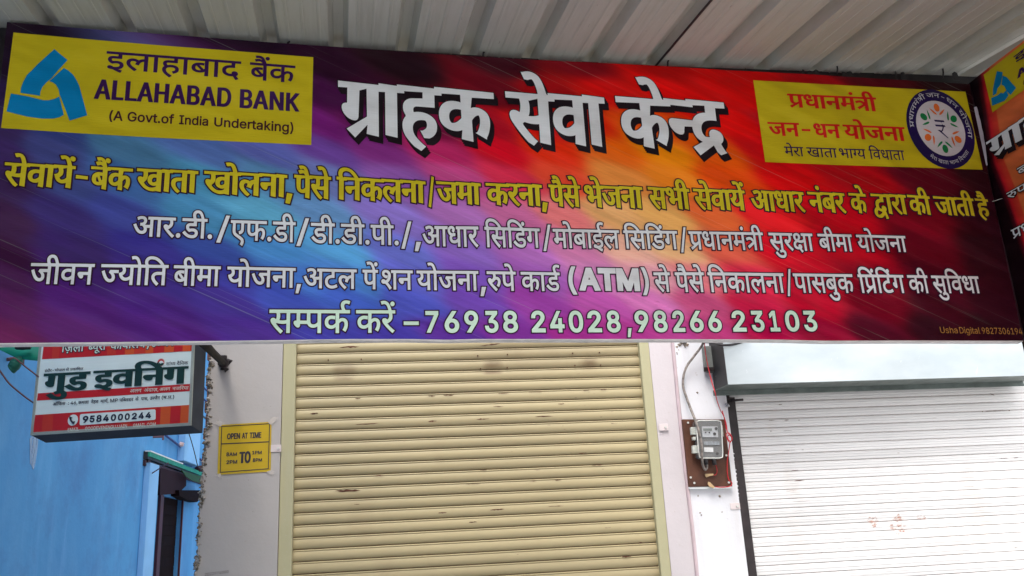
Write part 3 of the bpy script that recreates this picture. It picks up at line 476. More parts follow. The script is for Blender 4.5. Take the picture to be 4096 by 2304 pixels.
M_slatw = slat_mat('white_slat_paint', (.80, .78, .77), (.28, .17, .12), (.62, .52, .44), .76)
M_seamw = plain('grey_seam', (.36, .27, .26), .9, var=.3, scale=40)
M_dark = plain('dark_steel', (.022, .02, .022), .5, var=.3)
M_blackch = plain('brownish_black_steel', (.022, .015, .016), .55, var=.6, scale=12, bump=.2)
M_pole = plain('pole_steel', (.016, .013, .012), .85, var=.4, scale=20, bump=.2, spec=.15)
M_frame = plain('pale_frame_edge', (.62, .62, .58), .5, var=.1)
M_blue = None
def blue_wall():
    t = NT('blue_limewash'); n = t.noise(.7, t.pos((1, 1, .6)), 6, .6); st = t.noise(2.6, t.pos((1.6, 1.6, .25)), 5, .6)
    c = t.mix(t.ramp(n, [(.3, 0.0), (.7, 1.0)]), (.050, .235, .53), (.08, .33, .65))
    c = t.mix(t.ramp(st, [(.52, 0.0), (.8, .55)]), c, (.19, .42, .76))
    pa = t.noise(1.5, None, 7, .7); c = t.mix(t.ramp(pa, [(.48, 0.0), (.68, .6)]), c, (.055, .17, .42)); p2 = t.noise(.9, t.pos((1, 1.4, .8)), 5, .6); c = t.mix(t.ramp(p2, [(.52, 0.0), (.72, .35)]), c, (.17, .40, .68))
    t.set(Base_Color=c, Roughness=.8); t.bump(t.noise(14, None, 6, .6), .3, .012); return t.m
M_blue = blue_wall()
M_blueL = plain('light_blue_paint', (.24, .50, .82), .7, var=.08, scale=3)
M_bluetrim = plain('dark_blue_trim', (.035, .06, .20), .7, var=.2)
M_maroon = plain('maroon_paint', (.05, .008, .016), .6, var=.3, scale=6)
M_door = plain('maroon_doorway_shade', (.008, .003, .004), .9, var=.4, scale=10, spec=.1)
M_green = plain('green_edge_paint', (.01, .24, .14), .5, var=.3, scale=14)
M_wht = plain('white_trim', (.7, .72, .72), .5, var=.05)
M_board = plain('brown_wood_board', (.085, .03, .015), .65, var=.45, scale=7, bump=.3)
M_red = plain('red_wire', (.50, .01, .02), .4, var=.1)
M_cable = plain('dirty_cable', (.22, .19, .17), .6, var=.6, scale=45)
M_tarp = plain('green_tarpaulin', (.004, .22, .14), .45, var=.25, scale=5, bump=.4)
M_cord = plain('brown_cord', (.16, .08, .09), .8, var=.2)
def roof_mat():
    t = NT('cream_roof_paint'); n = t.noise(1.4, None, 5, .6); st = t.noise(4, t.pos((9, .5, 1)), 5, .7)
    c = t.mix(t.ramp(n, [(.35, 0.0), (.7, 1.0)]), (.47, .465, .41), (.39, .385, .355))
    c = t.mix(t.ramp(st, [(.46, 0.0), (.72, .5)]), c, (.30, .28, .23))
    cr = t.noise(7, t.pos((14, .8, 14)), 3, .6); c = t.mix(t.ramp(cr, [(.70, 0.0), (.74, .5)]), c, (.12, .10, .09))
    t.set(Base_Color=c, Roughness=.5); t.bump(t.noise(5, t.pos((1, .6, 1)), 3, .5), .12, .02); return t.m
M_roof = roof_mat()
def galv():
    t = NT('galvanised_sheet'); n = t.noise(3.0, t.pos((.7, 1, 1.6)), 5, .6)
    c = t.mix(t.ramp(n, [(.35, 0.0), (.7, 1.0)]), (.50, .55, .57), (.62, .66, .68))
    sc_ = t.noise(22, t.pos((2.5, 1, .6), (0, .5, 0)), 2, .5); c = t.mix(t.ramp(sc_, [(.72, 0.0), (.75, .5)]), c, (.9, .92, .95))
    t.set(Base_Color=c, Roughness=t.ramp(n, [(.3, .30), (.7, .48)]), Metallic=.7); t.bump(t.noise(2.4, None, 2), .25, .03); return t.m
M_galv = galv()
M_galvshade = plain('galvanised_shaded', (.14, .165, .155), .5, metal=.5, var=.25, scale=10)  # darker copy of the hood sheet, shade of its underside in the colour
M_conc = plain('road_concrete', (.40, .405, .40), .9, var=.2, scale=1.5, bump=.5)
# ================================================================== ground
g = mesh('ground', [(-120, -120, 0), (120, -120, 0), (120, 160, 0), (-120, 160, 0)], [(0, 1, 2, 3)], M_conc); props(g, kind='structure')
# ================================================================== shop front
def face_u(x, y, o): return FAC.at(x, y, o)[0]
WL = thing('shop_wall', 'white plastered shop front wall with shutters, broken plaster edge at its left end', 'wall', loc=FAC.w(0, 0))
OW = .06
uL_ch0 = face_u(1131, 1400, OW); uL_ch1 = face_u(1184, 1400, .05); uR_ch0 = face_u(2556, 1380, .05); uR_ch1 = face_u(2597, 1380, OW)
u_ridge = face_u(2690, 1400, OW); u_bl0 = face_u(2906, 1593, OW); u_bl1 = face_u(2939, 1593, .05)
TOPZ = 4.6; H1 = 3.2
edge = [(848, 1365), (846, 1410), (843, 1450), (838, 1485), (833, 1520), (838, 1560), (832, 1600), (829, 1650), (830, 1690), (822, 1730), (823, 1780), (814, 1830), (813, 1880), (806, 1930), (806, 1980), (799, 2030), (797, 2090), (790, 2150), (791, 2210), (783, 2260), (781, 2310)]
ep = [FAC.at(x, y, OW) for x, y in edge]
zl = ep[-1][1]; ul = ep[-1][0]
left = [(ul, 0.0)]
zz = zl-.08
lo = []
while zz > 0: lo.append((ul+random.uniform(-.02, .02), zz)); zz -= .09
left = [(ul, 0.0)]+lo[::-1]+ep[::-1]
zz = ep[0][1]+.08
while zz < TOPZ: left.append((ep[0][0]+random.uniform(-.02, .02), zz)); zz += .09
left.append((ep[0][0], TOPZ))
pol = left+[(uL_ch0, TOPZ), (uL_ch0, 0.0)]
jag = []
for k in range(len(left)-1):                            # finer broken line
    a, b_ = np.array(left[k]), np.array(left[k+1]); jag.append(tuple(a))
    for q_ in (.33, .66): jag.append(tuple(a+(b_-a)*q_+np.array([random.uniform(-.006, .006), 0])))
jag.append(left[-1]); pol = jag+[(uL_ch0, TOPZ), (uL_ch0, 0.0)]
m = MB(); m.prism([FAC.w(u, z, OW) for u, z in pol], -FAC.n*.028); m.build('plaster_face', M_pillarL, WL)
pbox(FAC, ul+.035, uL_ch0, 0, TOPZ, -.35, OW-.028).build('wall_core', M_rub, WL)
# crumbs of broken mortar along the torn edge
def lump(m, c, r, seed):
    rnd = random.Random(seed); v = []
    base = [(1, 0, 0), (-1, 0, 0), (0, 1, 0), (0, -1, 0), (0, 0, 1), (0, 0, -1)]
    for b_ in base:
        k = rnd.uniform(.5, 1.25)*r; v.append(np.array(c)+np.array(b_)*k+np.array([rnd.uniform(-.3, .3)*r for _ in range(3)]))
    m.add(v, [(0, 2, 4), (2, 1, 4), (1, 3, 4), (3, 0, 4), (2, 0, 5), (1, 2, 5), (3, 1, 5), (0, 3, 5)])
m = MB(); m2 = MB()
for k in range(len(jag)-1):
    u, z = jag[k]; 
    for q_ in range(14):
        uu = u+random.uniform(-.007, .02); zz = z+random.uniform(-.03, .03); oo = random.uniform(.02, .066)
        p = FAC.w(uu+.0*q_, zz, oo); lump(m if random.random() < .6 else m2, p, random.uniform(.006, .015), k*31+q_)
a = m.build('broken_mortar', plain('mortar_crumbs', (.19, .16, .12), .95, var=.4, scale=50, bump=.5), WL); props(a, kind='stuff')
a = m2.build('plaster_crumbs', plain('plaster_crumbs', (.36, .33, .30), .95, var=.3, scale=50, bump=.5), WL); props(a, kind='stuff')
# exposed brickwork at the wall end, dark under the roof
bme = None
for k in range(14):
    z0 = 2.15+k*.085; off = .05 if k % 2 else 0
    o_ = pbox(FAC, ul-.015+off*.2, ul+.12+off, z0, z0+.07, -.30, -.02).build('brick', M_brick, WL)
# walls between and beside the shutters
m = MB(); pbox_add(m, FAC, uR_ch1, u_ridge, 0, TOPZ, -.35, OW-.008); m.build('plaster_face', M_pink, WL)
m = MB(); pbox_add(m, FAC, u_ridge+.015, u_bl0, 0, TOPZ, -.35, OW); m.build('plaster_face', M_pale, WL)
m = MB(); m.tube(smoothline([FAC.w(u_ridge+.004+.003*math.sin(z*5), z, OW-.004) for z in np.linspace(0, TOPZ, 24)], 2), .013, 6); m.build('plaster_ridge', plain('ridge_plaster', (.56, .44, .46), .85, var=.1), WL, True)
UE = face_u(4096, 1600, .0)+1.6
pbox(FAC, UE, UE+.6, 0, TOPZ, -.35, OW).build('plaster_face', M_pale, WL)
pbox(FAC, uL_ch0, uR_ch1, H1, TOPZ, -.35, OW-.012).build('lintel', M_pink, WL)
pbox(FAC, u_bl0, UE, H1-.1, TOPZ, -.35, OW-.012).build('lintel', M_pale, WL)
pbox(FAC, uL_ch0, UE, 0, TOPZ, -.55, -.36).build('back_wall', M_dark, WL)
# chips and nail marks on the plaster
m = MB()
for x, y, r_ in [(2793, 1983, .006), (2880, 1985, .013), (2800, 2050, .007), (2888, 2048, .007), (2806, 2060, .006), (2790, 1570, .01), (2784, 1492, .005), (2787, 1500, .005)]:
    u, z = FAC.at(x, y, OW); lump(m, FAC.w(u, z, OW), r_, x)
for x, y in [(1056, 1630), (1083, 1625), (995, 1920), (1012, 2046), (1057, 2150), (980, 2165), (2720, 2180)]:
    u, z = FAC.at(x, y, OW); lump(m, FAC.w(u, z, OW), .004, x)
a = m.build('plaster_chips', M_rub, WL); props(a, kind='stuff')
# pencil scribble low on the left pillar
T2 = lambda x, y: (700+x*.6652, 1340+y*.6652)
sc_m = MB(); pw = Print(FAC, WL, T2)
pw.line(sc_m, [('2022974000', 180, 322, {'pen': (6, 6, 0)})], [(180, 1432), (322, 1414)], [(180, 1450), (322, 1430)], OW+.002, cap=727)
letters('pencil_number', sc_m, plain('pencil', (.12, .11, .11), .8), WL, FAC)
# thin steel lugs on the pillars
def lug(x, y, w_, h_, label):
    u, z = FAC.at(x, y, OW); t = thing('fixing_lug', label, 'bracket', 'steel fixing lugs on the pillars', FAC.w(u, z, OW))
    pbox(FAC, u, u+w_, z-h_, z, OW+.001, OW+.005).build('plate', plain('lug_paint', (.66, .58, .57), .6, var=.1), t, bevel=.001)
    m = MB(); c = np.array(FAC.w(u+w_*.7, z-h_/2, OW+.006)); m.tube([c, c+FAC.n*.006], .008, 10); m.build('screw', M_frame, t)
lug(2634, 1696, .062, .045, 'small painted steel lug on the pinkish plaster beside the cream shutter')
lug(1084, 1780, .064, .045, 'small painted steel lug left of the cream shutter, right of the yellow notice')
lug(2919, 2013, .066, .04, 'small white steel lug on the pale pillar beside the black shutter channel')
# ------------------------------------------------------------------ cream shutter
SH = thing('roller_shutter', 'closed cream painted rolling shutter with rusty seams and chipped paint', 'shutter', 'rolling shutters of the shops', FAC.w((uL_ch1+uR_ch0)/2, 0))
def slats(parent, u0, u1, zb, zt, pitch, prof, mat, seam, ph=0.0):
    me = None; k = 0; z = zb+ph
    while z < zt:
        if me is None:
            v = []; f = []; n = len(prof)
            for e, uu in enumerate((u0, u1)):
                for (h, d) in prof: v.append(FAC.w(uu, h*pitch, d))
            f = [(i, i+1, n+i+1, n+i) for i in range(n-1)]
            me = bpy.data.meshes.new('slat'); me.from_pydata(v, [], f); me.update(); me.materials.append(mat); me.shade_smooth()
            me.set_sharp_from_angle(angle=R(35))
        o = bpy.data.objects.new('slat', me); C.objects.link(o); o.parent = parent
        o.matrix_parent_inverse = Matrix.Translation(-parent.location); o.location = (0, 0, z); z += pitch; k += 1
        o.location = Vector((0, 0, z-pitch))
        rr = random.uniform(-.0012, .0012); o.location += Vector(FAC.n*rr)
    return k
P1 = .0673*5.6/5.2
prof1 = [(.035, -.003), (.045, .0035), (.10, .0065), (.22, .0098), (.38, .0118), (.54, .0108), (.70, .0075), (.79, .0045), (.82, .0035), (.845, .0055), (.88, .0075), (.93, .006), (.97, .001), (.985, -.006)]
z_ref = FAC.at(1186, 1414, .003)[1]; ph = z_ref % P1
slats(SH, uL_ch1-.02, uR_ch0+.02, 0, H1+.1, P1, prof1, M_slat, M_seam, ph)
pbox(FAC, uL_ch1-.02, uR_ch0+.02, 0, H1+.1, -.03, -.006).build('seam_backing', M_seam, SH)
for (a0, a1) in ((uL_ch0, uL_ch1), (uR_ch0, uR_ch1)):
    pbox(FAC, a0+.002, a1, 0, H1+.02, -.05, .048).build('guide_channel', M_cream_ch, SH, bevel=.003)
# small rust spots and dark bolts
m = MB()
for x, y in [(1313, 1440), (1445, 1437), (1911, 1423), (2030, 1418), (2291, 1413), (2398, 1410), (1922, 1475), (2029, 1471), (2300, 1462), (2403, 1460)]:
    u, z = FAC.at(x, y, .016); c = np.array(FAC.w(u, z, .010)); m.tube([c, c+FAC.n*.008], .005, 6)
a = m.build('slat_rivets', M_seam, SH); props(a, kind='stuff')
# scratches through the paint to rust: thin curved chips lying on the slats
def chips(name, lst, par, mat, o, base=OW):
    m = MB()
    for x0, y0, x1, y1, h in lst:
        a_ = FAC.at(x0, y0, o); b_ = FAC.at(x1, y1, o); n = 9; up = []; dn = []
        rnd = random.Random(x0*7+y0)
        for i in range(n+1):
            t = i/n; e = math.sin(math.pi*t)**.6
            u = a_[0]+(b_[0]-a_[0])*t; z = a_[1]+(b_[1]-a_[1])*t
            up.append((u, z+h*e*rnd.uniform(.2, 1))); dn.append((u, z-h*e*rnd.uniform(.2, 1)))
        pts = up+dn[::-1]
        m.add([FAC.w(u, z, o) for u, z in pts], [(i, i+1, len(pts)-2-i, len(pts)-1-i) for i in range(n)])
    a = m.build(name, mat, par); props(a, kind='stuff')
T3 = lambda x, y: (1100+x*.6653, 1340+y*.6653)
cl = [(385, 75, 510, 70, .005), (1230, 66, 1360, 50, .004), (1785, 42, 1945, 40, .005), (210, 473, 260, 470, .005), (480, 538, 625, 531, .003), (1010, 362, 1080, 360, .004), (920, 367, 965, 366, .003), (920, 520, 975, 516, .004), (1210, 507, 1290, 503, .004), (1340, 352, 1408, 349, .003), (1520, 345, 1610, 342, .002),
      (1850, 333, 1895, 331, .003), (1950, 329, 2000, 327, .003), (1310, 430, 1375, 429, .002), (1560, 491, 1675, 488, .003), (360, 938, 515, 934, .006), (590, 847, 655, 845, .003), (980, 1070, 1035, 1067, .003), (1290, 1052, 1380, 1046, .004), (1530, 878, 1575, 878, .002), (1680, 873, 1722, 871, .003), (1165, 1127, 1215, 1123, .003),
      (1640, 1031, 1740, 1027, .002), (1895, 785, 1975, 781, .002), (1145, 898, 1240, 894, .002), (1820, 712, 1880, 709, .002), (2085, 1334, 2145, 1331, .004), (475, 1018, 510, 1017, .002), (480, 382, 515, 381, .003), (1230, 814, 1275, 812, .002), (2185, 1250, 2210, 1248, .003), (1700, 415, 1740, 413, .003)]
chips('paint_chips', [(*T3(a_, b_), *T3(c_, d_), h*1.5) for a_, b_, c_, d_, h in cl], SH, M_seam, .0125)
# ------------------------------------------------------------------ white shutter
SW = thing('roller_shutter', 'closed white rolling shutter with fine ribs under the bright metal hood box', 'shutter', 'rolling shutters of the shops', FAC.w((u_bl1+UE)/2, 0))
P2 = .0592
prof2 = [(.035, -.005), (.04, .002), (.10, .006), (.30, .0075), (.34, .0074), (.36, .002), (.385, .0074), (.45, .009), (.625, .0085), (.65, .003), (.67, .0082), (.80, .0078), (.835, .0075), (.855, .003), (.88, .0065), (.95, .004), (.97, .002), (.975, -.006)]
z_ref = FAC.at(2950, 1611, .003)[1]
slats(SW, u_bl1-.02, UE, 0, H1-.1, P2, prof2, M_slatw, M_seamw, z_ref % P2)
pbox(FAC, u_bl1-.02, UE, 0, H1-.1, -.03, -.006).build('seam_backing', M_seamw, SW)
pbox(FAC, u_bl0+.002, u_bl1, 0, FAC.at(2925, 1588, OW)[1], -.05, .052).build('guide_channel', M_blackch, SW, bevel=.002)
T4 = lambda x, y: (2900+x*.6652, 1340+y*.6652)
cl = [(262, 514, 300, 513, .002), (355, 512, 385, 511, .004), (440, 512, 452, 512, .004), (272, 578, 280, 578, .004), (350, 577, 405, 575, .0015), (395, 815, 445, 813, .003), (415, 877, 480, 875, .003), (1645, 743, 1700, 740, .003), (1735, 738, 1765, 737, .004), (1560, 460, 1700, 452, .003), (1545, 461, 1552, 461, .006), (1705, 455, 1713, 455, .004),
      (350, 695, 425, 692, .0015), (1720, 918, 1765, 916, .002), (1740, 1281, 1760, 1280, .003), (560, 1310, 595, 1308, .002), (322, 419, 345, 417, .004), (325, 370, 345, 368, .003), (1590, 352, 1620, 362, .005), (460, 690, 475, 690, .002), (405, 1001, 530, 996, .0012), (360, 939, 440, 937, .0012)]
chips('paint_chips', [(*T4(a_, b_), *T4(c_, d_), h) for a_, b_, c_, d_, h in cl], SW, plain('chip_brown', (.16, .10, .08), .9), .0096)
# pinkish brown rub marks where the paint is worn
t = NT('worn_smear'); n = t.noise(26, t.pos((1, 1, 2.6)), 4, .7)
t.set(Base_Color=(.50, .25, .17), Roughness=.7, Alpha=t.ramp(n, [(.46, 0.0), (.66, .75)])); M_smear = t.m
m = MB()
for x0, y0, x1, y1 in [(850, 1085, 935, 1160), (985, 1075, 1110, 1210), (1150, 1070, 1212, 1115)]:
    q = [FAC.at(*T4(a_, b_), .0105) for a_, b_ in ((x0, y0), (x1, y0), (x1, y1), (x0, y1))]
    cu, cz = sum(p[0] for p in q)/4, sum(p[1] for p in q)/4; ring = []
    for i in range(18):
        an = 2*math.pi*i/18; ring.append(FAC.w(cu+math.cos(an)*abs(q[1][0]-q[0][0])*.55*random.uniform(.6, 1), cz+math.sin(an)*abs(q[0][1]-q[3][1])*.55*random.uniform(.6, 1), .0105))
    m.add([FAC.w(cu, cz, .0105)]+ring, [(0, i+1, (i+1) % 18+1) for i in range(18)])
props(m.build('worn_patch', M_smear, SW), kind='stuff')
# latch bar at the top of the black channel
u, z = FAC.at(2937, 1603, .07); m = MB(); m.tube([FAC.w(u-.03, z, .075), FAC.w(u+.06, z+.004, .075)], .009, 8); m.build('latch_bar', M_blackch, SW, True)
# hood box
HF = .33; HB = .09
HD = thing('shutter_hood', 'bright galvanised sheet metal hood box above the white shutter', 'hood', loc=FAC.w(face_u(3500, 1500, HF), 2.9, HF))
hu0, hz = FAC.at(2912, 1537.5, HF); hzr = FAC.at(4060, 1504, HF)[1]; hu1 = FAC.at(4096, 1440, HF)[0]+.12
hT = hz+.62; n = 12
m = MB(); v = []
for j in range(5):
    for i in range(n+1):
        u = hu0+(hu1-hu0)*i/n; z0_ = hz+(hzr-hz)*i/n; z = z0_+(hT-z0_)*j/4
        bulge = .006*math.sin(i*1.1+j*.7)+.004*math.sin(i*2.3-j) if 0 < j < 4 else 0
        v.append(FAC.w(u, z, HF+bulge))
m.add(v, [(j*(n+1)+i, j*(n+1)+i+1, (j+1)*(n+1)+i+1, (j+1)*(n+1)+i) for j in range(4) for i in range(n)])
fp = m.build('front_plate', M_galv, HD, True)
m = MB()
a_, b_ = FAC.w(hu0, hz, HF), FAC.w(hu1, hzr, HF); c_, d_ = FAC.w(hu1+.02, hzr+.002, HB), FAC.w(hu0-.012, hz+.002, HB)
m.prism([a_, b_, c_, d_], np.array([0, 0, -.003])); m.build('bottom_plate', M_galvshade, HD)
m = MB(); m.prism([FAC.w(hu0-.014, hz+.004, HB), FAC.w(hu1+.03, hzr+.004, HB), FAC.w(hu1+.03, hzr-.032, HB), FAC.w(hu0-.014, hz-.032, HB)], -FAC.n*.012); m.build('rear_flange', M_galvshade, HD, bevel=.002)
m = MB(); m.prism([FAC.w(hu0+.002, hz+.003, HF-.003), FAC.w(hu0+.002, hz+.003, .07), FAC.w(hu0+.002, hT, .07), FAC.w(hu0+.002, hT, HF-.003)], FX*.004); m.build('end_plate', M_dark, HD)  # dark plate stands in for the shaded inside of the hood
m = MB(); m.prism([FAC.w(hu1-.006, hzr+.003, HF-.003), FAC.w(hu1-.006, hzr+.003, .07), FAC.w(hu1-.006, hT, .07), FAC.w(hu1-.006, hT, HF-.003)], FX*.004); m.build('end_plate', M_galvshade, HD)
m = MB(); m.prism([FAC.w(hu0, hT, HF), FAC.w(hu1, hT, HF), FAC.w(hu1, hT+.02, .07), FAC.w(hu0, hT+.02, .07)], np.array([0, 0, -.003])); m.build('top_plate', M_galvshade, HD)
# bearing plate of the roller beside the hood
TR = lambda x, y: (2600+x*.4417, 1360+y*.4417)
RB = thing('roller_bracket', 'dirty grey roller bracket plate behind the cables at the hood end', 'bracket', loc=FAC.w(*FAC.at(*TR(540, 150), .12), .12))
q = [FAC.at(*TR(a_, b_), .10) for a_, b_ in ((478, 55), (600, 50), (640, 300), (500, 285))]
m = MB(); m.prism([FAC.w(u, z, .10) for u, z in q], -FAC.n*.03); m.build('plate', plain('bracket_grey', (.16, .17, .16), .7, var=.35, scale=14, bump=.3), RB, bevel=.004)
q = [FAC.at(*TR(a_, b_), .115) for a_, b_ in ((490, 247), (602, 245), (602, 277), (492, 280))]
m = MB(); m.prism([FAC.w(u, z, .115) for u, z in q], -FAC.n*.012); m.build('strap', M_blackch, RB)
m = MB()
for x, y, r_ in [(608, 110, .022), (640, 250, .03), (645, 290, .034), (630, 320, .026), (612, 180, .018)]:
    lump(m, FAC.w(*FAC.at(*TR(x, y), .12), .12), r_, x+y)
m.build('bearing_block', plain('grease_grey', (.22, .23, .23), .7, var=.3), RB, True)
KN = thing('cloth_knot', 'small knotted whitish rag tied at the top of the black channel', 'rag', loc=FAC.w(*FAC.at(*TR(700, 590), .07), .07))
m = MB()
for x, y, r_ in [(690, 580, .014), (705, 592, .016), (715, 600, .01), (688, 600, .01)]: lump(m, FAC.w(*FAC.at(*TR(x, y), .075), .075), r_, x)
m.build('rag', plain('rag_grey', (.45, .44, .46), .9, var=.2), KN, True)
# crumbling spots and foam at the top of the pillars
m = MB()
for x, y, r_ in [(270, 40, .02), (255, 60, .022), (262, 95, .014), (245, 115, .012), (285, 15, .03), (320, 20, .03), (340, 38, .02), (250, 130, .008)]:
    lump(m, FAC.w(*FAC.at(*TR(x, y), OW), OW-.004), r_, x*3)
props(m.build('crumbled_spot', M_rub, WL), kind='stuff')
m = MB()
for k in range(14):
    x = 745+k*4.6; y = 960+k*36; lump(m, FAC.w(*FAC.at(*TR(x, y), .05), .048), random.uniform(.007, .014), k)
props(m.build('mortar_bead', M_pale, WL), kind='stuff')
# ------------------------------------------------------------------ meter board
OB = OW+.03
q = [FAC.at(x, y, OB) for x, y in ((2729.5, 1677), (2899, 1677), (2930, 1945), (2757, 1948))]
MBd = thing('meter_board', 'brown wooden board with electricity meter wiring on the pale pillar', 'board', loc=FAC.w(*q[0], OB))
m = MB(); m.prism([FAC.w(u, z, OB) for u, z in q], -FAC.n*.025); m.build('plank', M_board, MBd, bevel=.002)
ql = [q[3], q[2]]
m = MB(); m.prism([FAC.w(q[3][0], q[3][1], OB-.004), FAC.w(q[2][0], q[2][1], OB-.004), FAC.w(q[2][0], q[2][1]-.012, OB-.004), FAC.w(q[3][0], q[3][1]-.012, OB-.004)], -FAC.n*.02); m.build('edge_strip', M_wht, MBd)
m = MB()
for x, y in [(343, 750), (367, 1245), (400, 1295), (713, 1290), (690, 1045)]:
    c = np.array(FAC.w(*FAC.at(*TR(x, y), OB), OB)); m.tube([c, c+FAC.n*.006], .007, 8)
props(m.build('nail_heads', M_frame, MBd), kind='stuff')
# electricity meter
EM = thing('electricity_meter', 'electricity meter inside a clear plastic cover on the brown board', 'meter', loc=FAC.w(*FAC.at(*TR(540, 900), OB), OB))
def rrect(pl, pts, o, mb, back, r=.25, n=5):           # rounded quad given as 4 image points
    P = [np.array(pl.at(x, y, o)) for x, y in pts]; out = []
    for i in range(4):
        p = P[i]; a_ = P[i-1]; b_ = P[(i+1) % 4]
        d1 = (a_-p); d2 = (b_-p); rr = r*min(np.linalg.norm(d1), np.linalg.norm(d2)); d1 = d1/np.linalg.norm(d1)*rr; d2 = d2/np.linalg.norm(d2)*rr
        for k in range(n+1):
            t = k/n; out.append((1-t)**2*(p+d1)+2*t*(1-t)*p+t*t*(p+d2))
    mb.prism([pl.w(u, z, o) for u, z in out], back)
OM = OB+.075
m = MB(); rrect(FAC, [TR(425, 728), TR(655, 728), TR(668, 1072), TR(440, 1072)], OM-.02, m, -FAC.n*.05, .12); m.build('meter_body', plain('meter_plastic', (.13, .13, .13), .5, var=.08, scale=20), EM, bevel=.003)
m = MB(); rrect(FAC, [TR(470, 782), TR(612, 782), TR(618, 880), TR(476, 880)], OM-.014, m, -FAC.n*.004, .05, 2); m.build('face_plate', plain('meter_white', (.42, .43, .45), .5, var=.04), EM)
m = MB(); rrect(FAC, [TR(482, 800), TR(560, 800), TR(562, 822), TR(484, 822)], OM-.011, m, -FAC.n*.002, .1, 2); m.build('display', plain('lcd', (.14, .16, .15), .3), EM)
m = MB(); rrect(FAC, [TR(486, 918), TR(628, 918), TR(632, 950), TR(490, 950)], OM-.014, m, -FAC.n*.004, .1, 2); m.build('terminal_strip', plain('terminal_grey', (.22, .24, .26), .5, var=.3, scale=60), EM)
m = MB(); rrect(FAC, [TR(490, 972), TR(572, 974), TR(574, 1015), TR(492, 1013)], OM-.014, m, -FAC.n*.003, .05, 2); m.build('sticker', plain('sticker_white', (.68, .68, .68), .5, var=.1, scale=60), EM)
m = MB()
for x, y in [(503, 838), (537, 838), (585, 850), (598, 802), (608, 1030)]:
    c = np.array(FAC.w(*FAC.at(*TR(x, y), OM-.013), OM-.013)); m.tube([c, c+FAC.n*.004], .005 if x < 560 else .010, 8)
props(m.build('meter_knobs', M_dark, EM), kind='stuff')
t = NT('clear_plastic'); t.set(Base_Color=(.42, .42, .41), Roughness=.22, Alpha=t.ramp(t.noise(12), [(.3, .08), (.75, .20)])); t.b.inputs['Specular IOR Level'].default_value = .6; M_clear = t.m
m = MB(); rrect(FAC, [TR(408, 722), TR(650, 722), TR(668, 1078), TR(438, 1078)], OM, m, -FAC.n*.07, .17); m.build('clear_cover', M_clear, EM, bevel=.008)
m = MB()
P = [np.array(FAC.at(*TR(x, y), OM)) for x, y in ((415, 730), (643, 730), (661, 1070), (445, 1070))]
loop = []
for i in range(4):
    p, a_, b_ = P[i], P[i-1], P[(i+1) % 4]; d1, d2 = (a_-p)*.16, (b_-p)*.16
    loop += [p+d1, p*.7+(p+d1)*.15+(p+d2)*.15, p+d2]
loop.append(loop[0]); m.tube([FAC.w(p[0], p[1], OM+.002) for p in loop], .0035, 6); m.build('cover_rim', plain('rim_plastic', (.62, .62, .58), .3), EM, True)
for qd in ([(372, 788), (418, 788), (420, 858), (376, 858)], [(388, 876), (416, 876), (417, 906), (390, 906)], [(386, 954), (440, 954), (442, 1026), (390, 1026)], [(646, 770), (656, 770), (668, 870), (658, 872)]):
    m = MB(); rrect(FAC, [TR(*p) for p in qd], OM-.02, m, -FAC.n*.03, .1, 2); m.build('cover_clip', plain('clip_plastic', (.50, .52, .47), .35, var=.2, scale=60), EM, bevel=.003)
for x, y in ((505, 1085), (580, 1090)):
    u, z = FAC.at(*TR(x, y), OM-.03); m = MB(); m.tube([FAC.w(u, z+.02, OM-.035), FAC.w(u+.002, z-.03, OM-.035)], .014, 10); m.build('cable_gland', M_dark, EM, True)
def wire(name, pts, r, mat, label, cat='cable', group=None, o=.12, tf=TR, pl=FAC, n=6, seg=8):
    P = []
    for p in pts:
        oo = p[2] if len(p) > 2 else o; P.append(pl.w(*pl.at(*tf(p[0], p[1]), oo), oo))
    m = MB(); m.tube(smoothline(P, n), r, seg); a = m.build(name, mat, None, True); return props(a, label, cat, group)
wire('service_cable', [(520, -60, .3), (470, 50, .16), (400, 145), (335, 235, .10), (305, 320, .09), (300, 420, .09), (330, 520, .10), (375, 640, .13), (415, 740, .18), (450, 860, .19), (468, 960, .19), (470, 1060, .17), (478, 1130, .14), (497, 1172, .12), (513, 1160, .115), (515, 1130, .11)], .0085, M_cable, 'thick dirty grey cable curving down to the meter cover', 'cable', None)
wire('red_wire', [(494, -10, .2), (494, 40, .15), (508, 150, .14), (530, 260, .16), (560, 380, .3), (590, 480, .36), (610, 560, .3), (640, 640, .14), (668, 690, .12), (690, 760, .12), (700, 830, .12)], .0030, M_red, 'long red wire hanging from above the hood end to the knot by the meter', 'wire', 'red wires at the meter')
wire('red_wire', [(655, 640, .12), (676, 720, .11), (690, 800, .12), (712, 850, .14), (738, 880, .14), (735, 915, .15), (712, 905, .15), (705, 870, .15), (728, 862, .16), (742, 900, .16), (722, 925, .16), (700, 895, .16), (690, 850, .16), (720, 845, .17), (745, 895, .17), (725, 930, .15), (720, 960, .12), (712, 1020, .11), (700, 1100, .10), (700, 1200, .10), (716, 1270, .10), (742, 1292, .10), (728, 1322, .10), (660, 1334, .10), (590, 1330, .10)], .0030, M_red, 'red wire bunched up right of the meter, ending taped at the board foot', 'wire', 'red wires at the meter', n=4)
wire('red_wire', [(585, 1115, .12), (604, 1160, .11), (606, 1200, .105), (592, 1222, .10), (560, 1222, .10)], .0022, M_red, 'short thin red wire from the meter gland to the tape stub', 'wire', 'red wires at the meter')
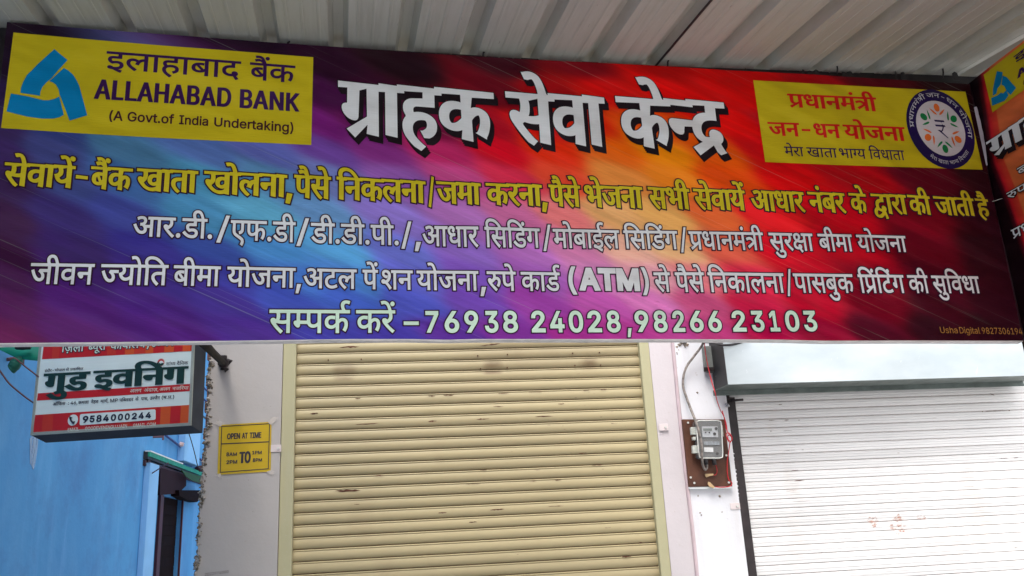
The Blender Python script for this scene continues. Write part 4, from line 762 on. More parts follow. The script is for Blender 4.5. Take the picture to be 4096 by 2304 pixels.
for qd, lb in (([(500, 1212), (575, 1210), (576, 1226), (540, 1232), (512, 1244), (500, 1230)], 'beige tape stub on the board just under the meter'), ([(528, 1284), (545, 1288), (590, 1334), (575, 1342), (540, 1330), (524, 1305)], 'beige tape stub hanging at the bottom edge of the board')):
    m = MB(); m.prism([FAC.w(*FAC.at(*TR(x, y), OB+.014), OB+.014) for x, y in qd], -FAC.n*.008); a = m.build('tape_stub', plain('beige_tape', (.50, .34, .18), .7, var=.2, scale=40), None, bevel=.001); props(a, lb, 'tape', 'beige tape stubs on the meter board')
wire('black_cable', [(470, 15, .2), (560, 22, .25), (640, 44, .36), (740, 42, .36), (840, 14, .36), (900, -20, .36)], .009, M_dark, 'black cable crossing the upper left of the galvanised hood', 'cable', None)
# ------------------------------------------------------------------ yellow notice
OPN = OW+.004
NO = thing('opening_hours_notice', 'yellow OPEN AT TIME notice taped to the left pillar', 'notice', loc=FAC.w(*FAC.at(980, 1790, OPN), OPN))
np_ = Print(FAC, NO, T2)
M_yel = ink('notice_yellow', (.52, .35, .006), .5, flex=False)
m = MB(); m.prism([FAC.w(*FAC.at(*T2(x, y), OPN), OPN) for x, y in ((265, 541), (580, 522), (575, 821), (255, 841))], -FAC.n*.003); m.build('paper_sheet', M_yel, NO)
M_navy = ink('notice_navy', (.03, .025, .035), .5, False, False)
mb = MB()
def strip(mb, a_, b_, wd, pl=FAC, tf=T2, o=OPN+.001):
    a_ = np.array(pl.at(*tf(*a_), o)); b_ = np.array(pl.at(*tf(*b_), o)); d_ = (b_-a_)/np.linalg.norm(b_-a_); n_ = np.array([-d_[1], d_[0]])*wd/2
    mb.add([pl.w(*p, o) for p in (a_-n_-d_*wd/2, b_-n_+d_*wd/2, b_+n_+d_*wd/2, a_+n_-d_*wd/2)], [(0, 1, 2, 3)])
fr = [(281, 550), (569, 533), (561, 804), (272, 826)]
for i in range(4): strip(mb, fr[i], fr[(i+1) % 4], .0052)
strip(mb, (281, 655), (565, 642), .0065, o=OPN+.0012)
letters('printed_frame', mb, M_navy, NO, FAC)
def nw(words, top, bot, o, **k):
    for w1 in words:
        mb = MB(); np_.line(mb, [w1], top, bot, o, **k); letters('printed_word', mb, M_navy, NO, FAC)
nw([('OPEN', 314, 392), ('AT', 403, 438), ('TIME', 449, 520)], [(314, 592), (520, 583)], [(314, 628), (520, 618)], OPN+.0014, cap=727, pen=(58, 40, 0))
nw([('8AM', 309, 373)], [(309, 706), (373, 706)], [(309, 730), (373, 726)], OPN+.0014, cap=727, bold=40)
nw([('2PM', 309, 375)], [(309, 754), (375, 751)], [(309, 777), (375, 773)], OPN+.0014, cap=727, bold=40)
nw([('TO', 388, 457)], [(388, 702), (457, 698)], [(388, 773), (457, 769)], OPN+.0014, cap=727, pen=(85, 42, 0))
nw([('1PM', 464, 522)], [(464, 697), (522, 696)], [(464, 718), (522, 716)], OPN+.0014, cap=727, bold=38)
nw([('8PM', 468, 524)], [(468, 741), (524, 741)], [(468, 765), (524, 760)], OPN+.0014, cap=727, bold=38)
t = NT('clear_tape'); t.set(Base_Color=(.72, .66, .60), Roughness=.25, Alpha=.45); M_tape = t.m
for qd in ([(240, 532), (258, 508), (290, 534), (272, 552)], [(560, 528), (585, 494), (612, 492), (612, 510), (578, 540)], [(245, 838), (275, 832), (280, 866), (258, 850)], [(550, 822), (575, 812), (598, 826), (580, 845)]):
    m = MB(); m.prism([FAC.w(*FAC.at(*T2(x, y), OPN+.003), OPN+.003) for x, y in qd], -FAC.n*.001); m.build('clear_tape', M_tape, NO)
# ------------------------------------------------------------------ big banner
top_px = [(28, 88), (200, 102), (400, 119), (700, 140), (1050, 167), (1400, 191), (1683, 213), (2115, 238), (2414, 252), (2700, 267), (2913, 281), (3239, 297), (3500, 314), (3805, 332), (3876, 336)]
bot_px = [(-118, 1374), (500, 1368), (1000, 1362), (1400, 1356), (1650, 1356), (1782, 1359), (1900, 1356), (2596, 1356), (3100, 1358), (3300, 1363), (3600, 1362), (4093, 1363)]
tp = [BAN.at(x, y) for x, y in top_px]; bp = [BAN.at(x, y) for x, y in bot_px]
tu, tz = zip(*tp); bu, bz = zip(*bp)
UL0, UR0 = tp[0][0]+.012, (tp[-1][0]+bp[-1][0])/2
def ban_mesh(name, mat, parent, nx=320, ny=96, col=True, T=None, ub=(UL0, UR0)):
    us = np.linspace(ub[0], ub[1], nx); v = []; cols = []
    uL = lambda t: (1-t)*bp[0][0]+t*tp[0][0]; uR = lambda t: (1-t)*bp[-1][0]+t*tp[-1][0]
    PX = np.array([p[:2] for p in PAL], float); PC = np.array([s2l(p[2:]) for p in PAL])
    ek = np.interp(PX[:, 1], [0, 200, 450, 700, 900, 1100, 1280, 1400], [.84, .84, .82, .84, .88, .95, 1, 1.0]); PC = PC/ek[:, None]*1.12; lum = PC@np.array([.25, .6, .15]); PC = np.clip(lum[:, None]+(PC-lum[:, None])*1.16, .002, 1); low = ((PX[:, 0] < 1000) & (PX[:, 1] > 950))[:, None]; PC = np.where(low, PC*np.array([.80, .66, .80]), PC); mid = ((PX[:, 0] > 1450) & (PX[:, 0] < 2350) & (PX[:, 1] > 560) & (PX[:, 1] < 1150))[:, None]; PC = np.where(mid, PC*np.array([1.06, .80, 1.08]), PC); PC = np.clip(PC, .002, 1)
    a = math.atan(.47); ca, sa = math.cos(a), math.sin(a)
    for j in range(ny):
        t = j/(ny-1)
        for i in range(nx):
            s = i/(nx-1); u = uL(t)+(uR(t)-uL(t))*s
            z = (1-t)*np.interp(u, bu, bz)+t*np.interp(u, tu, tz)
            o = 0.0
            v.append((u, z, o))
    V = np.array(v)
    # image-plane position of each point only serves to look the colour up in the colour list, whose top rows keep part of the shade
    d = np.stack([V[:, 0], np.full(len(V), YB), V[:, 1]-1.6], 1); c_ = d@FW
    qx, qy = 2048+FPX*(d@RT)/c_, 1152-FPX*(d@UP)/c_
    out = np.zeros((len(V), 3))
    for k0 in range(0, len(V), 8000):
        dx = qx[k0:k0+8000, None]-PX[None, :, 0]; dy = qy[k0:k0+8000, None]-PX[None, :, 1]
        al = dx*ca+dy*sa; ac = -dx*sa+dy*ca
        w_ = 1/(((al/230)**2+(ac/85)**2)**2.8+.006)
        out[k0:k0+8000] = (w_@PC)/w_.sum(1)[:, None]
    tf = T or (lambda u, z, o: BAN.w(u, z, o))
    vv = [tf(p[0], p[1], p[2]) for p in V]
    f = [(j*nx+i, j*nx+i+1, (j+1)*nx+i+1, (j+1)*nx+i) for j in range(ny-1) for i in range(nx-1)]
    o = mesh(name, vv, f, mat, parent, True)
    ca_ = o.data.color_attributes.new('print_colour', 'FLOAT_COLOR', 'POINT')
    ca_.data.foreach_set('color', np.concatenate([np.clip(out, 0, 1), np.ones((len(V), 1))], 1).astype(np.float32).ravel())
    return o
rows = {
 110: [(0, 26, 12, 26), (1000, 26, 10, 26), (2000, 26, 8, 18), (3000, 45, 10, 20), (3900, 26, 8, 14)],
 250: [(0, 28, 14, 32), (1300, 36, 10, 30), (1600, 28, 9, 18), (2000, 48, 10, 20), (2300, 95, 14, 24), (2600, 150, 18, 28), (2950, 168, 20, 34), (3400, 70, 10, 20), (3900, 32, 8, 14)],
 380: [(0, 40, 26, 60), (1300, 58, 16, 56), (1500, 46, 12, 34), (2000, 92, 12, 28), (2200, 140, 18, 30), (2450, 180, 30, 34), (2700, 192, 36, 34), (2950, 186, 26, 34), (3300, 130, 16, 28), (3900, 34, 9, 14)],
 500: [(0, 50, 34, 74), (200, 52, 60, 112), (700, 70, 90, 140), (1280, 98, 32, 98), (1450, 84, 26, 72), (1700, 104, 24, 56), (1950, 148, 20, 40), (2150, 188, 28, 38), (2350, 200, 52, 38), (2600, 212, 84, 46), (2950, 200, 36, 38), (3100, 160, 20, 36), (3600, 60, 12, 24), (3950, 30, 9, 14)],
 600: [(0, 56, 38, 84), (200, 60, 64, 112), (500, 74, 110, 142), (800, 84, 106, 160), (1050, 90, 96, 160), (1300, 96, 64, 134), (1500, 118, 56, 116), (1750, 160, 50, 88), (2000, 192, 32, 50), (2200, 204, 62, 44), (2450, 210, 100, 48), (2650, 216, 132, 58), (2850, 206, 90, 50), (3050, 186, 36, 42), (3300, 160, 20, 38), (3650, 80, 14, 28), (3950, 34, 10, 16)],
 720: [(0, 54, 34, 72), (250, 62, 70, 120), (500, 66, 96, 146), (850, 80, 132, 162), (1100, 94, 134, 172), (1350, 106, 116, 168), (1600, 130, 96, 152), (1850, 172, 82, 122), (2050, 196, 62, 80), (2250, 208, 88, 64), (2500, 220, 140, 84), (2700, 216, 128, 64), (2900, 206, 80, 48), (3150, 192, 34, 42), (3450, 156, 18, 36), (3700, 80, 14, 28), (3950, 38, 12, 18)],
 860: [(0, 56, 30, 62), (250, 60, 48, 106), (500, 66, 72, 140), (800, 82, 134, 172), (1050, 100, 158, 188), (1300, 110, 148, 194), (1550, 134, 128, 186), (1850, 164, 124, 172), (2050, 188, 120, 150), (2250, 214, 136, 124), (2450, 226, 170, 120), (2650, 228, 170, 110), (2850, 222, 110, 74), (3050, 208, 50, 54), (3350, 176, 22, 44), (3650, 106, 16, 32), (3950, 46, 14, 24)],
 1000: [(0, 58, 26, 58), (300, 58, 40, 98), (600, 62, 58, 140), (850, 74, 100, 172), (1100, 86, 138, 194), (1350, 96, 156, 204), (1600, 114, 134, 200), (1850, 140, 120, 186), (2100, 172, 124, 178), (2300, 204, 146, 172), (2500, 232, 178, 160), (2700, 240, 184, 140), (2900, 228, 110, 92), (3100, 208, 40, 56), (3400, 170, 20, 44), (3700, 90, 14, 30), (3980, 44, 13, 22)],
 1100: [(0, 72, 30, 76), (300, 72, 44, 112), (600, 68, 52, 136), (900, 70, 74, 160), (1200, 80, 118, 192), (1400, 90, 134, 200), (1650, 102, 116, 190), (1900, 126, 100, 180), (2150, 160, 110, 176), (2400, 200, 134, 182), (2600, 228, 166, 180), (2800, 232, 134, 142), (3000, 212, 60, 84), (3250, 188, 26, 52), (3500, 130, 18, 40), (3750, 76, 14, 30), (3990, 48, 14, 24)],
 1210: [(0, 92, 38, 92), (300, 90, 46, 124), (600, 84, 50, 136), (900, 76, 60, 150), (1150, 72, 86, 176), (1400, 76, 100, 188), (1650, 84, 90, 184), (1900, 112, 76, 170), (2150, 156, 76, 164), (2400, 194, 98, 176), (2600, 214, 130, 188), (2800, 206, 96, 140), (3000, 196, 48, 78), (3250, 176, 26, 54), (3500, 110, 18, 38), (3750, 62, 14, 28), (3990, 50, 14, 26)],
 1330: [(0, 112, 42, 90), (300, 96, 42, 112), (700, 88, 46, 128), (1000, 80, 50, 140), (1300, 70, 66, 162), (1550, 72, 60, 158), (1800, 92, 52, 146), (2050, 122, 52, 142), (2300, 158, 54, 136), (2500, 180, 70, 148), (2700, 190, 80, 150), (2850, 184, 70, 124), (3050, 172, 36, 76), (3300, 140, 24, 54), (3500, 76, 18, 36), (3750, 46, 14, 26), (3990, 44, 13, 24)]}
PAL = [(x, y, r_, g_, b_) for y, l_ in rows.items() for x, r_, g_, b_ in l_]
def print_mat():
    t = NT('flex_print'); at_ = t.n('VertexColor', layer_name='print_colour')
    ang = R(25)                                       # streaks fall to the right
    s1 = t.noise(1.0, t.pos((1.1, 1, 13), (0, ang, 0)), 3, .6); s2 = t.noise(1.0, t.pos((2.2, 1, 60), (0, ang, 0)), 3, .6); s3 = t.noise(1.0, t.pos((.7, 1, 140), (0, ang, 0)), 2, .5)
    a = t.ramp(s1, [(.28, .84), (.5, 1.0), (.72, 1.26)]); b = t.ramp(s2, [(.30, .93), (.5, 1.0), (.75, 1.16)])
    c = t.mix(1.0, at_.outputs[0], a, 'MULTIPLY'); c = t.mix(1.0, c, b, 'MULTIPLY')
    ln = t.ramp(s3, [(.66, 0.0), (.74, .30)])
    c = t.mix(ln, c, t.mix(.45, c, (.62, .72, .60)))
    d = t.noise(3, None, 6, .7); c = t.mix(t.ramp(d, [(.66, 0.0), (.9, .08)]), c, (.35, .33, .33))
    t.set(Base_Color=c, Roughness=.40); cloth(t); return t.m
M_print = print_mat()
I_white = ink('ink_white', (.78, .80, .83)); I_mint = ink('ink_mint', (.70, .90, .74)); I_yel = ink('ink_yellow', (.66, .54, .02)); I_out = ink('ink_outline', (.035, .008, .03))
I_black = ink('ink_black', (.012, .006, .010)); I_panel = ink('ink_panel_yellow', (.60, .475, .012)); I_purple = ink('ink_dark_purple', (.04, .008, .075)); I_brown = ink('ink_brown', (.06, .012, .02))
I_blue = ink('ink_sky_blue', (.0, .22, .50)); I_redp = ink('ink_red', (.62, .012, .012)); I_ring = ink('ink_ring', (.016, .007, .075)); I_disc = ink('ink_disc', (.62, .58, .62)); I_orange = ink('ink_orange', (.75, .16, .03)); I_grn = ink('ink_green', (.01, .20, .06)); I_credit = ink('ink_credit', (.42, .20, .05))
BN = thing('shop_banner', 'large printed bank service banner hung under the roof, rainbow background', 'banner', 'printed bank banners', (BAN.w(.75, 2.25)))
ban_mesh('printed_sheet', M_print, BN)
# white hem below and frame tubes behind
m = MB(); n = 120; v = []
us = np.linspace(bp[0][0], bp[-1][0]-.002, n)
for u in us:
    z = np.interp(u, bu, bz); v += [BAN.w(u, z, .0005), BAN.w(u, z-.0045-.0015*math.sin(u*7)-.001*math.sin(u*23), .0005), BAN.w(u, z-.006, -.03)]
m.add(v, [(3*i, 3*i+1, 3*i+4, 3*i+3) for i in range(n-1)]+[(3*i+1, 3*i+2, 3*i+5, 3*i+4) for i in range(n-1)]); m.build('hem', plain('hem_white', (.66, .62, .62), .6, var=.12, scale=30), BN)
def tubebar(name, a_, b_, wd, mat, parent):
    m = MB(); m.tube([a_, b_], wd, 4); return m.build(name, mat, parent)
zb_, zt_ = bz[3], tz[5]
for (u0, z0_, u1, z1_) in ((bu[0]+.03, bz[0]+.022, bu[-1]-.03, bz[-1]+.022), (tu[0]+.03, tz[0]-.03, tu[-1]-.03, tz[-1]-.03)):
    tubebar('frame_tube', BAN.w(u0, z0_, -.025), BAN.w(u1, z1_, -.025), .016, M_dark, BN)
for s_ in (0.0, .25, .5, .75, 1.0):
    u = bu[0]+.03+(bu[-1]-bu[0]-.06)*s_; tubebar('frame_tube', BAN.w(u, bz[3]+.02, -.026), BAN.w(u, np.interp(u, tu, tz)-.02, -.026), .014, M_dark, BN)
# strip of sheet where the banner wraps its frame at the right end
v = []; n = 40
for j in range(n+1):
    t_ = j/n; u = bp[-1][0]*(1-t_)+tp[-1][0]*t_; z = bz[-1]*(1-t_)+tz[-1]*t_
    v += [BAN.w(u, z, 0), BAN.w(u+.009+.002*math.sin(t_*9), z, -.004), BAN.w(max(u+.014, tu[-1]+.018), z, -.03)]
m = MB(); m.add(v, [(3*j, 3*j+1, 3*j+4, 3*j+3) for j in range(n)]+[(3*j+1, 3*j+2, 3*j+5, 3*j+4) for j in range(n)]); m.build('side_wrap', plain('wrap_dark_red', (.05, .02, .03), .4, var=.5, scale=5), BN, True)
m = MB(); v = []  # curled edge, its pale colour standing in for light from the gap
for j in range(17):
    t_ = .90-.24*j/16; u = bp[-1][0]*(1-t_)+tp[-1][0]*t_; z = bz[-1]*(1-t_)+tz[-1]*t_; k = math.sin(math.pi*min(1, j/16+.12))**.5
    v += [BAN.w(u-.004, z, .004), BAN.w(u+.010*k+.001*math.sin(j*1.9), z, .009)]
m.add(v, [(2*j, 2*j+1, 2*j+3, 2*j+2) for j in range(16)]); m.build('lit_curled_edge', plain('wrap_lit', (.42, .38, .44), .35, var=.2, scale=9), BN, True)
m = MB(); m.add([BAN.w(bp[0][0], bz[0]), BAN.w(bp[0][0]-.006, bz[0], -.03), BAN.w(tp[0][0]-.006, tz[0], -.03), BAN.w(tp[0][0], tz[0])], [(0, 1, 2, 3)]); m.build('side_wrap', plain('wrap_dark', (.06, .03, .08), .4), BN)
P = Print(BAN, BN)
O1, O2 = .003, .0045
def block(name, words, top, bot, mat, oname='letter_outline', omat=None, **k):
    for w1 in words:                                   # every printed word is a part, its dark outline a sub-part
        mb, mo = MB(), MB(); P.line(mb, [w1], top, bot, O2, mo=mo, **k)
        a = letters(name, mb, mat, BN, BAN); letters(oname, mo, omat or I_out, a, BAN)
def words_(words, top, bot, o, mat, **k):
    for w1 in words:
        mb = MB(); P.line(mb, [w1], top, bot, o, **k); letters('printed_word', mb, mat, BN, BAN)
def bank_panel(P, BN, full=True):
    C1 = lambda x, y: (x*.5435, y*.5435)
    pnl = fix_normals(P.poly('yellow_panel', [(54, 130), (352, 157), (652, 182), (952, 205), (1253, 229), (1245, 580), (933, 566), (624, 551), (315, 533), (4, 512)], I_panel, .0018), P.pl)
    q = Print(P.pl, BN, lambda x, y: C1(x, y)); lg = None
    for pts in ([(400, 362), (497, 442), (430, 515), (380, 575), (340, 608), (312, 640), (298, 672), (294, 705), (150, 683), (156, 640), (172, 600), (200, 550), (240, 512), (275, 475), (335, 420)],
                [(470, 500), (505, 520), (540, 552), (563, 590), (583, 630), (642, 848), (512, 888), (472, 780), (440, 700), (432, 660), (412, 624), (388, 606), (362, 598)],
                [(80, 688), (200, 708), (315, 737), (360, 738), (400, 728), (436, 710), (470, 845), (440, 862), (390, 873), (310, 873), (200, 858), (48, 820)]):
        fix_normals(q.poly('logo_blade', pts, I_blue, O1, BN), P.pl)
    words_([('इलाहाबाद', 427, 965), ('बैंक', 1000, 1182)], [(427, 204), (965, 246), (1182, 263)], [(427, 275), (625, 290), (826, 304), (1052, 323), (1182, 332)], O1, I_purple, bold=12)
    words_([('ALLAHABAD', 382, 927), ('BANK', 961, 1200)], [(413, 317), (880, 348), (978, 357), (1185, 372)], [(382, 396), (870, 426), (961, 432), (1198, 448)], O1, I_purple, cap=727, pen=(46, 24, 0), track=45)
    words_([('(A', 439, 494), ('Govt.of', 512, 698), ('India', 718, 834), ('Undertaking)', 858, 1174)], [(472, 444), (862, 469), (1174, 491)], [(472, 483), (875, 506), (1174, 530)], O1, I_brown, cap=727, bold=24)
bank_panel(P, BN)
# title
I_title = ink('ink_title_dimmed', (.76, .78, .80))  # white ink slightly dimmed for the weaker light high on the banner
block('title_word', [('ग्राहक', 1352, 1974), ('सेवा', 2020, 2416), ('केन्द्र', 2460, 2894)],
       [(1352, 325), (1548, 338), (1974, 366), (2020, 368), (2416, 385), (2460, 387), (2894, 405)], [(1352, 535), (1528, 546), (1898, 566), (2202, 579), (2414, 585), (2593, 591), (2894, 601)],
      I_title, 'title_shadow', I_black, pen=(34, 8, R(-20)), grow=.0035, shadow=(.0125, -.0235), seg=6)
block('printed_word', [('सेवायें', 20, 304), ('–', 308, 356), ('बैंक', 365, 533), ('खाता', 548, 794), ('खोलना,', 817, 1172), ('पैसे', 1177, 1325), ('निकलना', 1346, 1702), ('/', 1712, 1736), ('जमा', 1744, 1923), ('करना,', 1942, 2186), ('पैसे', 2193, 2320), ('भेजना', 2335, 2568), ('सभी', 2590, 2756), ('सेवायें', 2771, 2977), ('आधार', 2998, 3213), ('नंबर', 3228, 3376), ('के', 3393, 3461), ('द्वारा', 3481, 3621), ('की', 3627, 3717), ('जाती', 3731, 3892), ('है', 3898, 3950)],
      [(26, 650), (530, 673), (794, 683), (1145, 698), (1346, 707), (1701, 724), (1922, 732), (2167, 738), (2568, 747), (2771, 755), (3205, 767), (3621, 779), (3941, 796)],
      [(20, 742), (87, 745.5), (783, 771.6), (1136, 789), (1695, 813), (1922, 819), (2574, 834), (2969, 842), (3207, 848), (3877, 863), (3950, 866)], I_yel, pen=(32, 10, R(-20)), grow=.0046)
def y2(x): return x
block('printed_word', [('आर.डी.', 536, 852), ('/', 869, 920), ('एफ.डी', 924, 1183), ('/', 1187, 1237), ('डी.डी.पी.', 1244, 1594), ('/', 1604, 1646), (',', 1657, 1683), ('आधार', 1689, 1913), ('सिडिंग', 1937, 2158), ('/', 2168, 2203), ('मोबाईल', 2210, 2475), ('सिडिंग', 2492, 2707), ('/', 2715, 2744), ('प्रधानमंत्री', 2753, 3050), ('सुरक्षा', 3073, 3248), ('बीमा', 3269, 3405), ('योजना', 3423, 3620)],
      [(536, 864), (696, 870), (928, 880), (1188, 889), (1578, 902), (1913, 906), (2158, 914), (2475, 921), (2707, 924), (3050, 930), (3403, 938), (3618, 944)],
      [(536, 944), (632, 947), (809, 954), (1165, 969), (1325, 976), (1555, 980), (1846, 988), (2149, 991), (2464, 994), (3027, 1001), (3609, 1008)], I_white, bold=13, grow=.0042)
block('printed_word', [('जीवन', 125, 380), ('ज्योति', 406, 675), ('बीमा', 696, 884), ('योजना', 910, 1183), (',', 1184, 1206), ('अटल', 1215, 1427), ('पें', 1450, 1512), ('शन', 1525, 1651), ('योजना', 1666, 1913), (',', 1918, 1942), ('रुपे', 1946, 2062), ('कार्ड', 2082, 2239), ('से', 2613, 2678), ('पैसे', 2698, 2814), ('निकालना', 2829, 3132), ('/', 3138, 3164), ('पासबुक', 3170, 3408), ('प्रिंटिंग', 3429, 3612), ('की', 3627, 3708), ('सुविधा', 3723, 3912)],
      [(128, 1052), (380, 1056), (672, 1060), (881, 1065.5), (1183, 1072), (1427, 1078), (1651, 1082), (1913, 1084), (2236, 1090), (2811, 1089), (3132, 1093), (3408, 1097), (3708, 1101.5), (3912, 1105.6)],
      [(125, 1135), (223, 1137), (655, 1141), (875, 1145), (1165, 1151), (1410, 1156), (1907, 1163), (2300, 1165), (2800, 1168.5), (3126, 1171), (3909, 1173)], I_white, bold=13, grow=.0042)
block('printed_word', [('(', 2270, 2302, {'bold': 26}), ('ATM', 2310, 2553, {'bold': 62}), (')', 2562, 2590, {'bold': 26})], [(2268, 1070), (2592, 1074)], [(2268, 1162), (2592, 1165)], I_white, cap=727, bold=50, grow=.0042)
block('printed_word', [('सम्पर्क', 1078, 1401), ('करें', 1424, 1581)], [(1078, 1238), (1401, 1240), (1578, 1241)], [(1078, 1332), (1276, 1334), (1578, 1330)], I_mint, bold=12, grow=.0042)
DG = [('7', 1701, 1753), ('6', 1777, 1835), ('9', 1856, 1911), ('3', 1937, 1991), ('8', 2010, 2069), ('2', 2123, 2178), ('4', 2197, 2254), ('0', 2272, 2329), ('2', 2347, 2402), ('8', 2423, 2477), ('9', 2535, 2590), ('8', 2610, 2664), ('2', 2686, 2733), ('6', 2754, 2808), ('6', 2827, 2880), ('2', 2923, 2977), ('3', 2999, 3050), ('1', 3072, 3111), ('0', 3135, 3190), ('3', 3208, 3260)]
block('printed_word', [(a_, b_, c_) for a_, b_, c_ in DG], [(1700, 1244), (2470, 1243), (3260, 1243)], [(1700, 1331), (2470, 1329), (3260, 1325)], I_mint, cap=727, bold=34, grow=.0042)
block('printed_word', [('–', 1614, 1674), (',', 2502, 2520)], [(1614, 1243), (2520, 1243)], [(1614, 1331), (2520, 1329)], I_mint, cap=727, bold=22, grow=.0042)
words_([('Usha', 3758, 3827), ('Digital', 3835, 3917), ('9827306194', 3925, 4086)], [(3758, 1307), (4086, 1313)], [(3758, 1332), (4086, 1338)], O1, I_credit, cap=727, bold=3)
# yellow scheme panel with its round emblem
fix_normals(P.poly('yellow_panel', [(3013, 321), (3300, 337), (3580, 352), (3862, 367), (3931, 679), (3640, 669), (3350, 660), (3061, 648)], I_panel, .0018), BAN)
words_([('प्रधानमंत्री', 3147, 3503)], [(3147, 374), (3499, 390)], [(3147, 428), (3294, 436), (3506, 446)], O1, I_redp, pen=(26, 14, 0))
words_([('जन-धन', 3069, 3358), ('योजना', 3369, 3617)], [(3069, 487.5), (3354, 497), (3609, 508)], [(3069, 542), (3131, 545), (3356, 553), (3617, 565)], O1, I_redp, pen=(26, 14, 0))
words_([('मेरा', 3135, 3212), ('खाता', 3224, 3345), ('भाग्य', 3354, 3460), ('विधाता', 3473, 3614)], [(3135, 586), (3614, 602)], [(3135, 623), (3614, 641)], O1, I_purple, bold=6)
CE = np.array(BAN.at(3761, 516)); EX = np.array(BAN.at(3761+132, 516+9))-CE; EZ = np.array(BAN.at(3728, 360))-CE
def em(x, y): return CE+EX*x+EZ*y
def eshape(m, pts, o):
    c = np.array([em(x, y) for x, y in pts]); V, T = fill([c]); m.add([BAN.w(p[0], p[1], o) for p in V], [tuple(int(i) for i in f) for f in T])
EMB = thing('x', '', '')
bpy.data.objects.remove(EMB)
def circ(cx_, cy_, rx_, ry_, n=40, rot=0):
    return [(cx_+math.cos(a)*rx_*math.cos(rot)-math.sin(a)*ry_*math.sin(rot), cy_+math.cos(a)*rx_*math.sin(rot)+math.sin(a)*ry_*math.cos(rot)) for a in np.linspace(0, 2*math.pi, n, endpoint=False)]
m = MB(); eshape(m, circ(0, 0, 1, 1), .0030); ring = letters('emblem_ring', m, I_ring, BN, BAN)
m = MB(); eshape(m, circ(0, .01, .72, .70), .0040); letters('emblem_disc', m, I_disc, ring, BAN)
for k in range(6):
    an = R(90+60*k); mm = MB()
    rx = lambda x, y: (x*math.cos(an-R(90))-y*math.sin(an-R(90)), x*math.sin(an-R(90))+y*math.cos(an-R(90))+.01)
    eshape(mm, [rx(x, y) for x, y in circ(0, .52, .085, .105, 20)], .0050)
    for sg in (-1, 1):
        eshape(mm, [rx(x*sg, y) for x, y in [(.04, .33), (.10, .35), (.17, .41), (.235, .50), (.16, .46), (.09, .41), (.045, .37)]], .0050)
    letters('emblem_figure', mm, I_orange if k in (0, 2, 4) else I_grn, ring, BAN)
m = MB()
for pts in ([(-.165, .21), (.13, .21), (.15, .165), (-.14, .165)], [(-.165, .09), (.13, .09), (.15, .045), (-.14, .045)], [(.0, .2), (.045, .2), (.06, .05), (.03, -.02), (-.03, -.08), (-.01, -.095), (.05, -.05), (.09, .03), (.09, .08)], [(-.12, -.045), (-.03, -.04), (.0, -.075), (.17, -.235), (.14, -.24), (-.07, -.075)]):
    eshape(m, pts, .0052)
letters('rupee_sign', m, I_ring, ring, BAN)
def arc_text(mb, words, r_, h, a0, a1, o, under=False, bold=6):   # words along the ring, angles in degrees
    cs = []; x = 0
    for w_ in words:
        for c in outline_of(w_, 30, 3): cs.append(nib(c, bold)+np.array([x, 0]))
        x += sum(GL[k][0]+(30 if GL[k][0] else 0) for k in shape(w_))+230
    al = np.concatenate(cs); lo, hi = al[:, 0].min(), al[:, 0].max()
    W = []
    for c in cs:
        t_ = (c[:, 0]-lo)/(hi-lo); an = np.radians(a0+(a1-a0)*t_); rad = r_+(c[:, 1]-300)/622*h*(-1 if under else 1)
        q = np.stack([np.cos(an)*rad, np.sin(an)*rad], 1); W.append(CE+q[:, :1]*EX+q[:, 1:]*EZ)
    V, T = fill(W); mb.add([BAN.w(p[0], p[1], o) for p in V], [tuple(int(i) for i in f) for f in T])
mb = MB(); arc_text(mb, ['प्रधानमंत्री', 'जन-धन', 'योजना'], .855, .115, 181, -13, .0042); letters('printed_arc', mb, ink('ink_ring_text_', (.55, .55, .60)), ring, BAN); mb = MB(); arc_text(mb, ['मेरा', 'खाता', 'भाग्य', 'विधाता'], .85, .085, 235, 322, .0042, True)
letters('printed_arc', mb, ink('ink_ring_text', (.55, .55, .60)), ring, BAN)
# ------------------------------------------------------------------ second banner, at a right angle on the right
th = R(-2.5); PD = np.array([math.sin(th), -math.cos(th), 0])
Q = BAN.at(3878, 334); PB = Plane(np.array(BAN.w(Q[0]+.012, 0, 0)), PD)
SB = thing('shop_banner', 'second printed banner turned towards the viewer at the right edge', 'banner', 'printed bank banners', PB.w(.4, 2.25))
zTop = PB.at(3878, 333)[1]
SBO = .0
def rb_print_mat():
    t = NT('flex_print_side'); n = t.noise(1.0, t.pos((1, 1.1, 1.4)), 2, .5); s1 = t.noise(1.0, t.pos((1, 9, 3), (R(-60), 0, 0)), 3, .6)
    geo = t.n('NewGeometry'); sp = t.n('SeparateXYZ'); t.l(geo.outputs['Position'], sp.inputs[0])
    y = sp.outputs[1]; z = sp.outputs[2]
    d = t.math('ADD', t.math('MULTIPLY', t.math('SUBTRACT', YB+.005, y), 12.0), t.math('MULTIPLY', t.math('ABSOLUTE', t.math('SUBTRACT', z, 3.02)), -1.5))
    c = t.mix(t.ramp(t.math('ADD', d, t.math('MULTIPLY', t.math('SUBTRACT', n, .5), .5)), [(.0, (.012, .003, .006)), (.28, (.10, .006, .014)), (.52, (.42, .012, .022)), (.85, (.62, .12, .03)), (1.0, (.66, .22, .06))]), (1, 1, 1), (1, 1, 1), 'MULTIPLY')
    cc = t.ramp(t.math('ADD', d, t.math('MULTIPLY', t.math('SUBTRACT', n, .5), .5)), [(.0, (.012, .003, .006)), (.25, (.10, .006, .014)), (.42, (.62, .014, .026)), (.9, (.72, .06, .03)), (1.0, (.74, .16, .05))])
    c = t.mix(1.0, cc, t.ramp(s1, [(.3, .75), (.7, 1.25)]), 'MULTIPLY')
    t.set(Base_Color=c, Roughness=.4); cloth(t); return t.m
W_, H_ = 2.0, 1.32
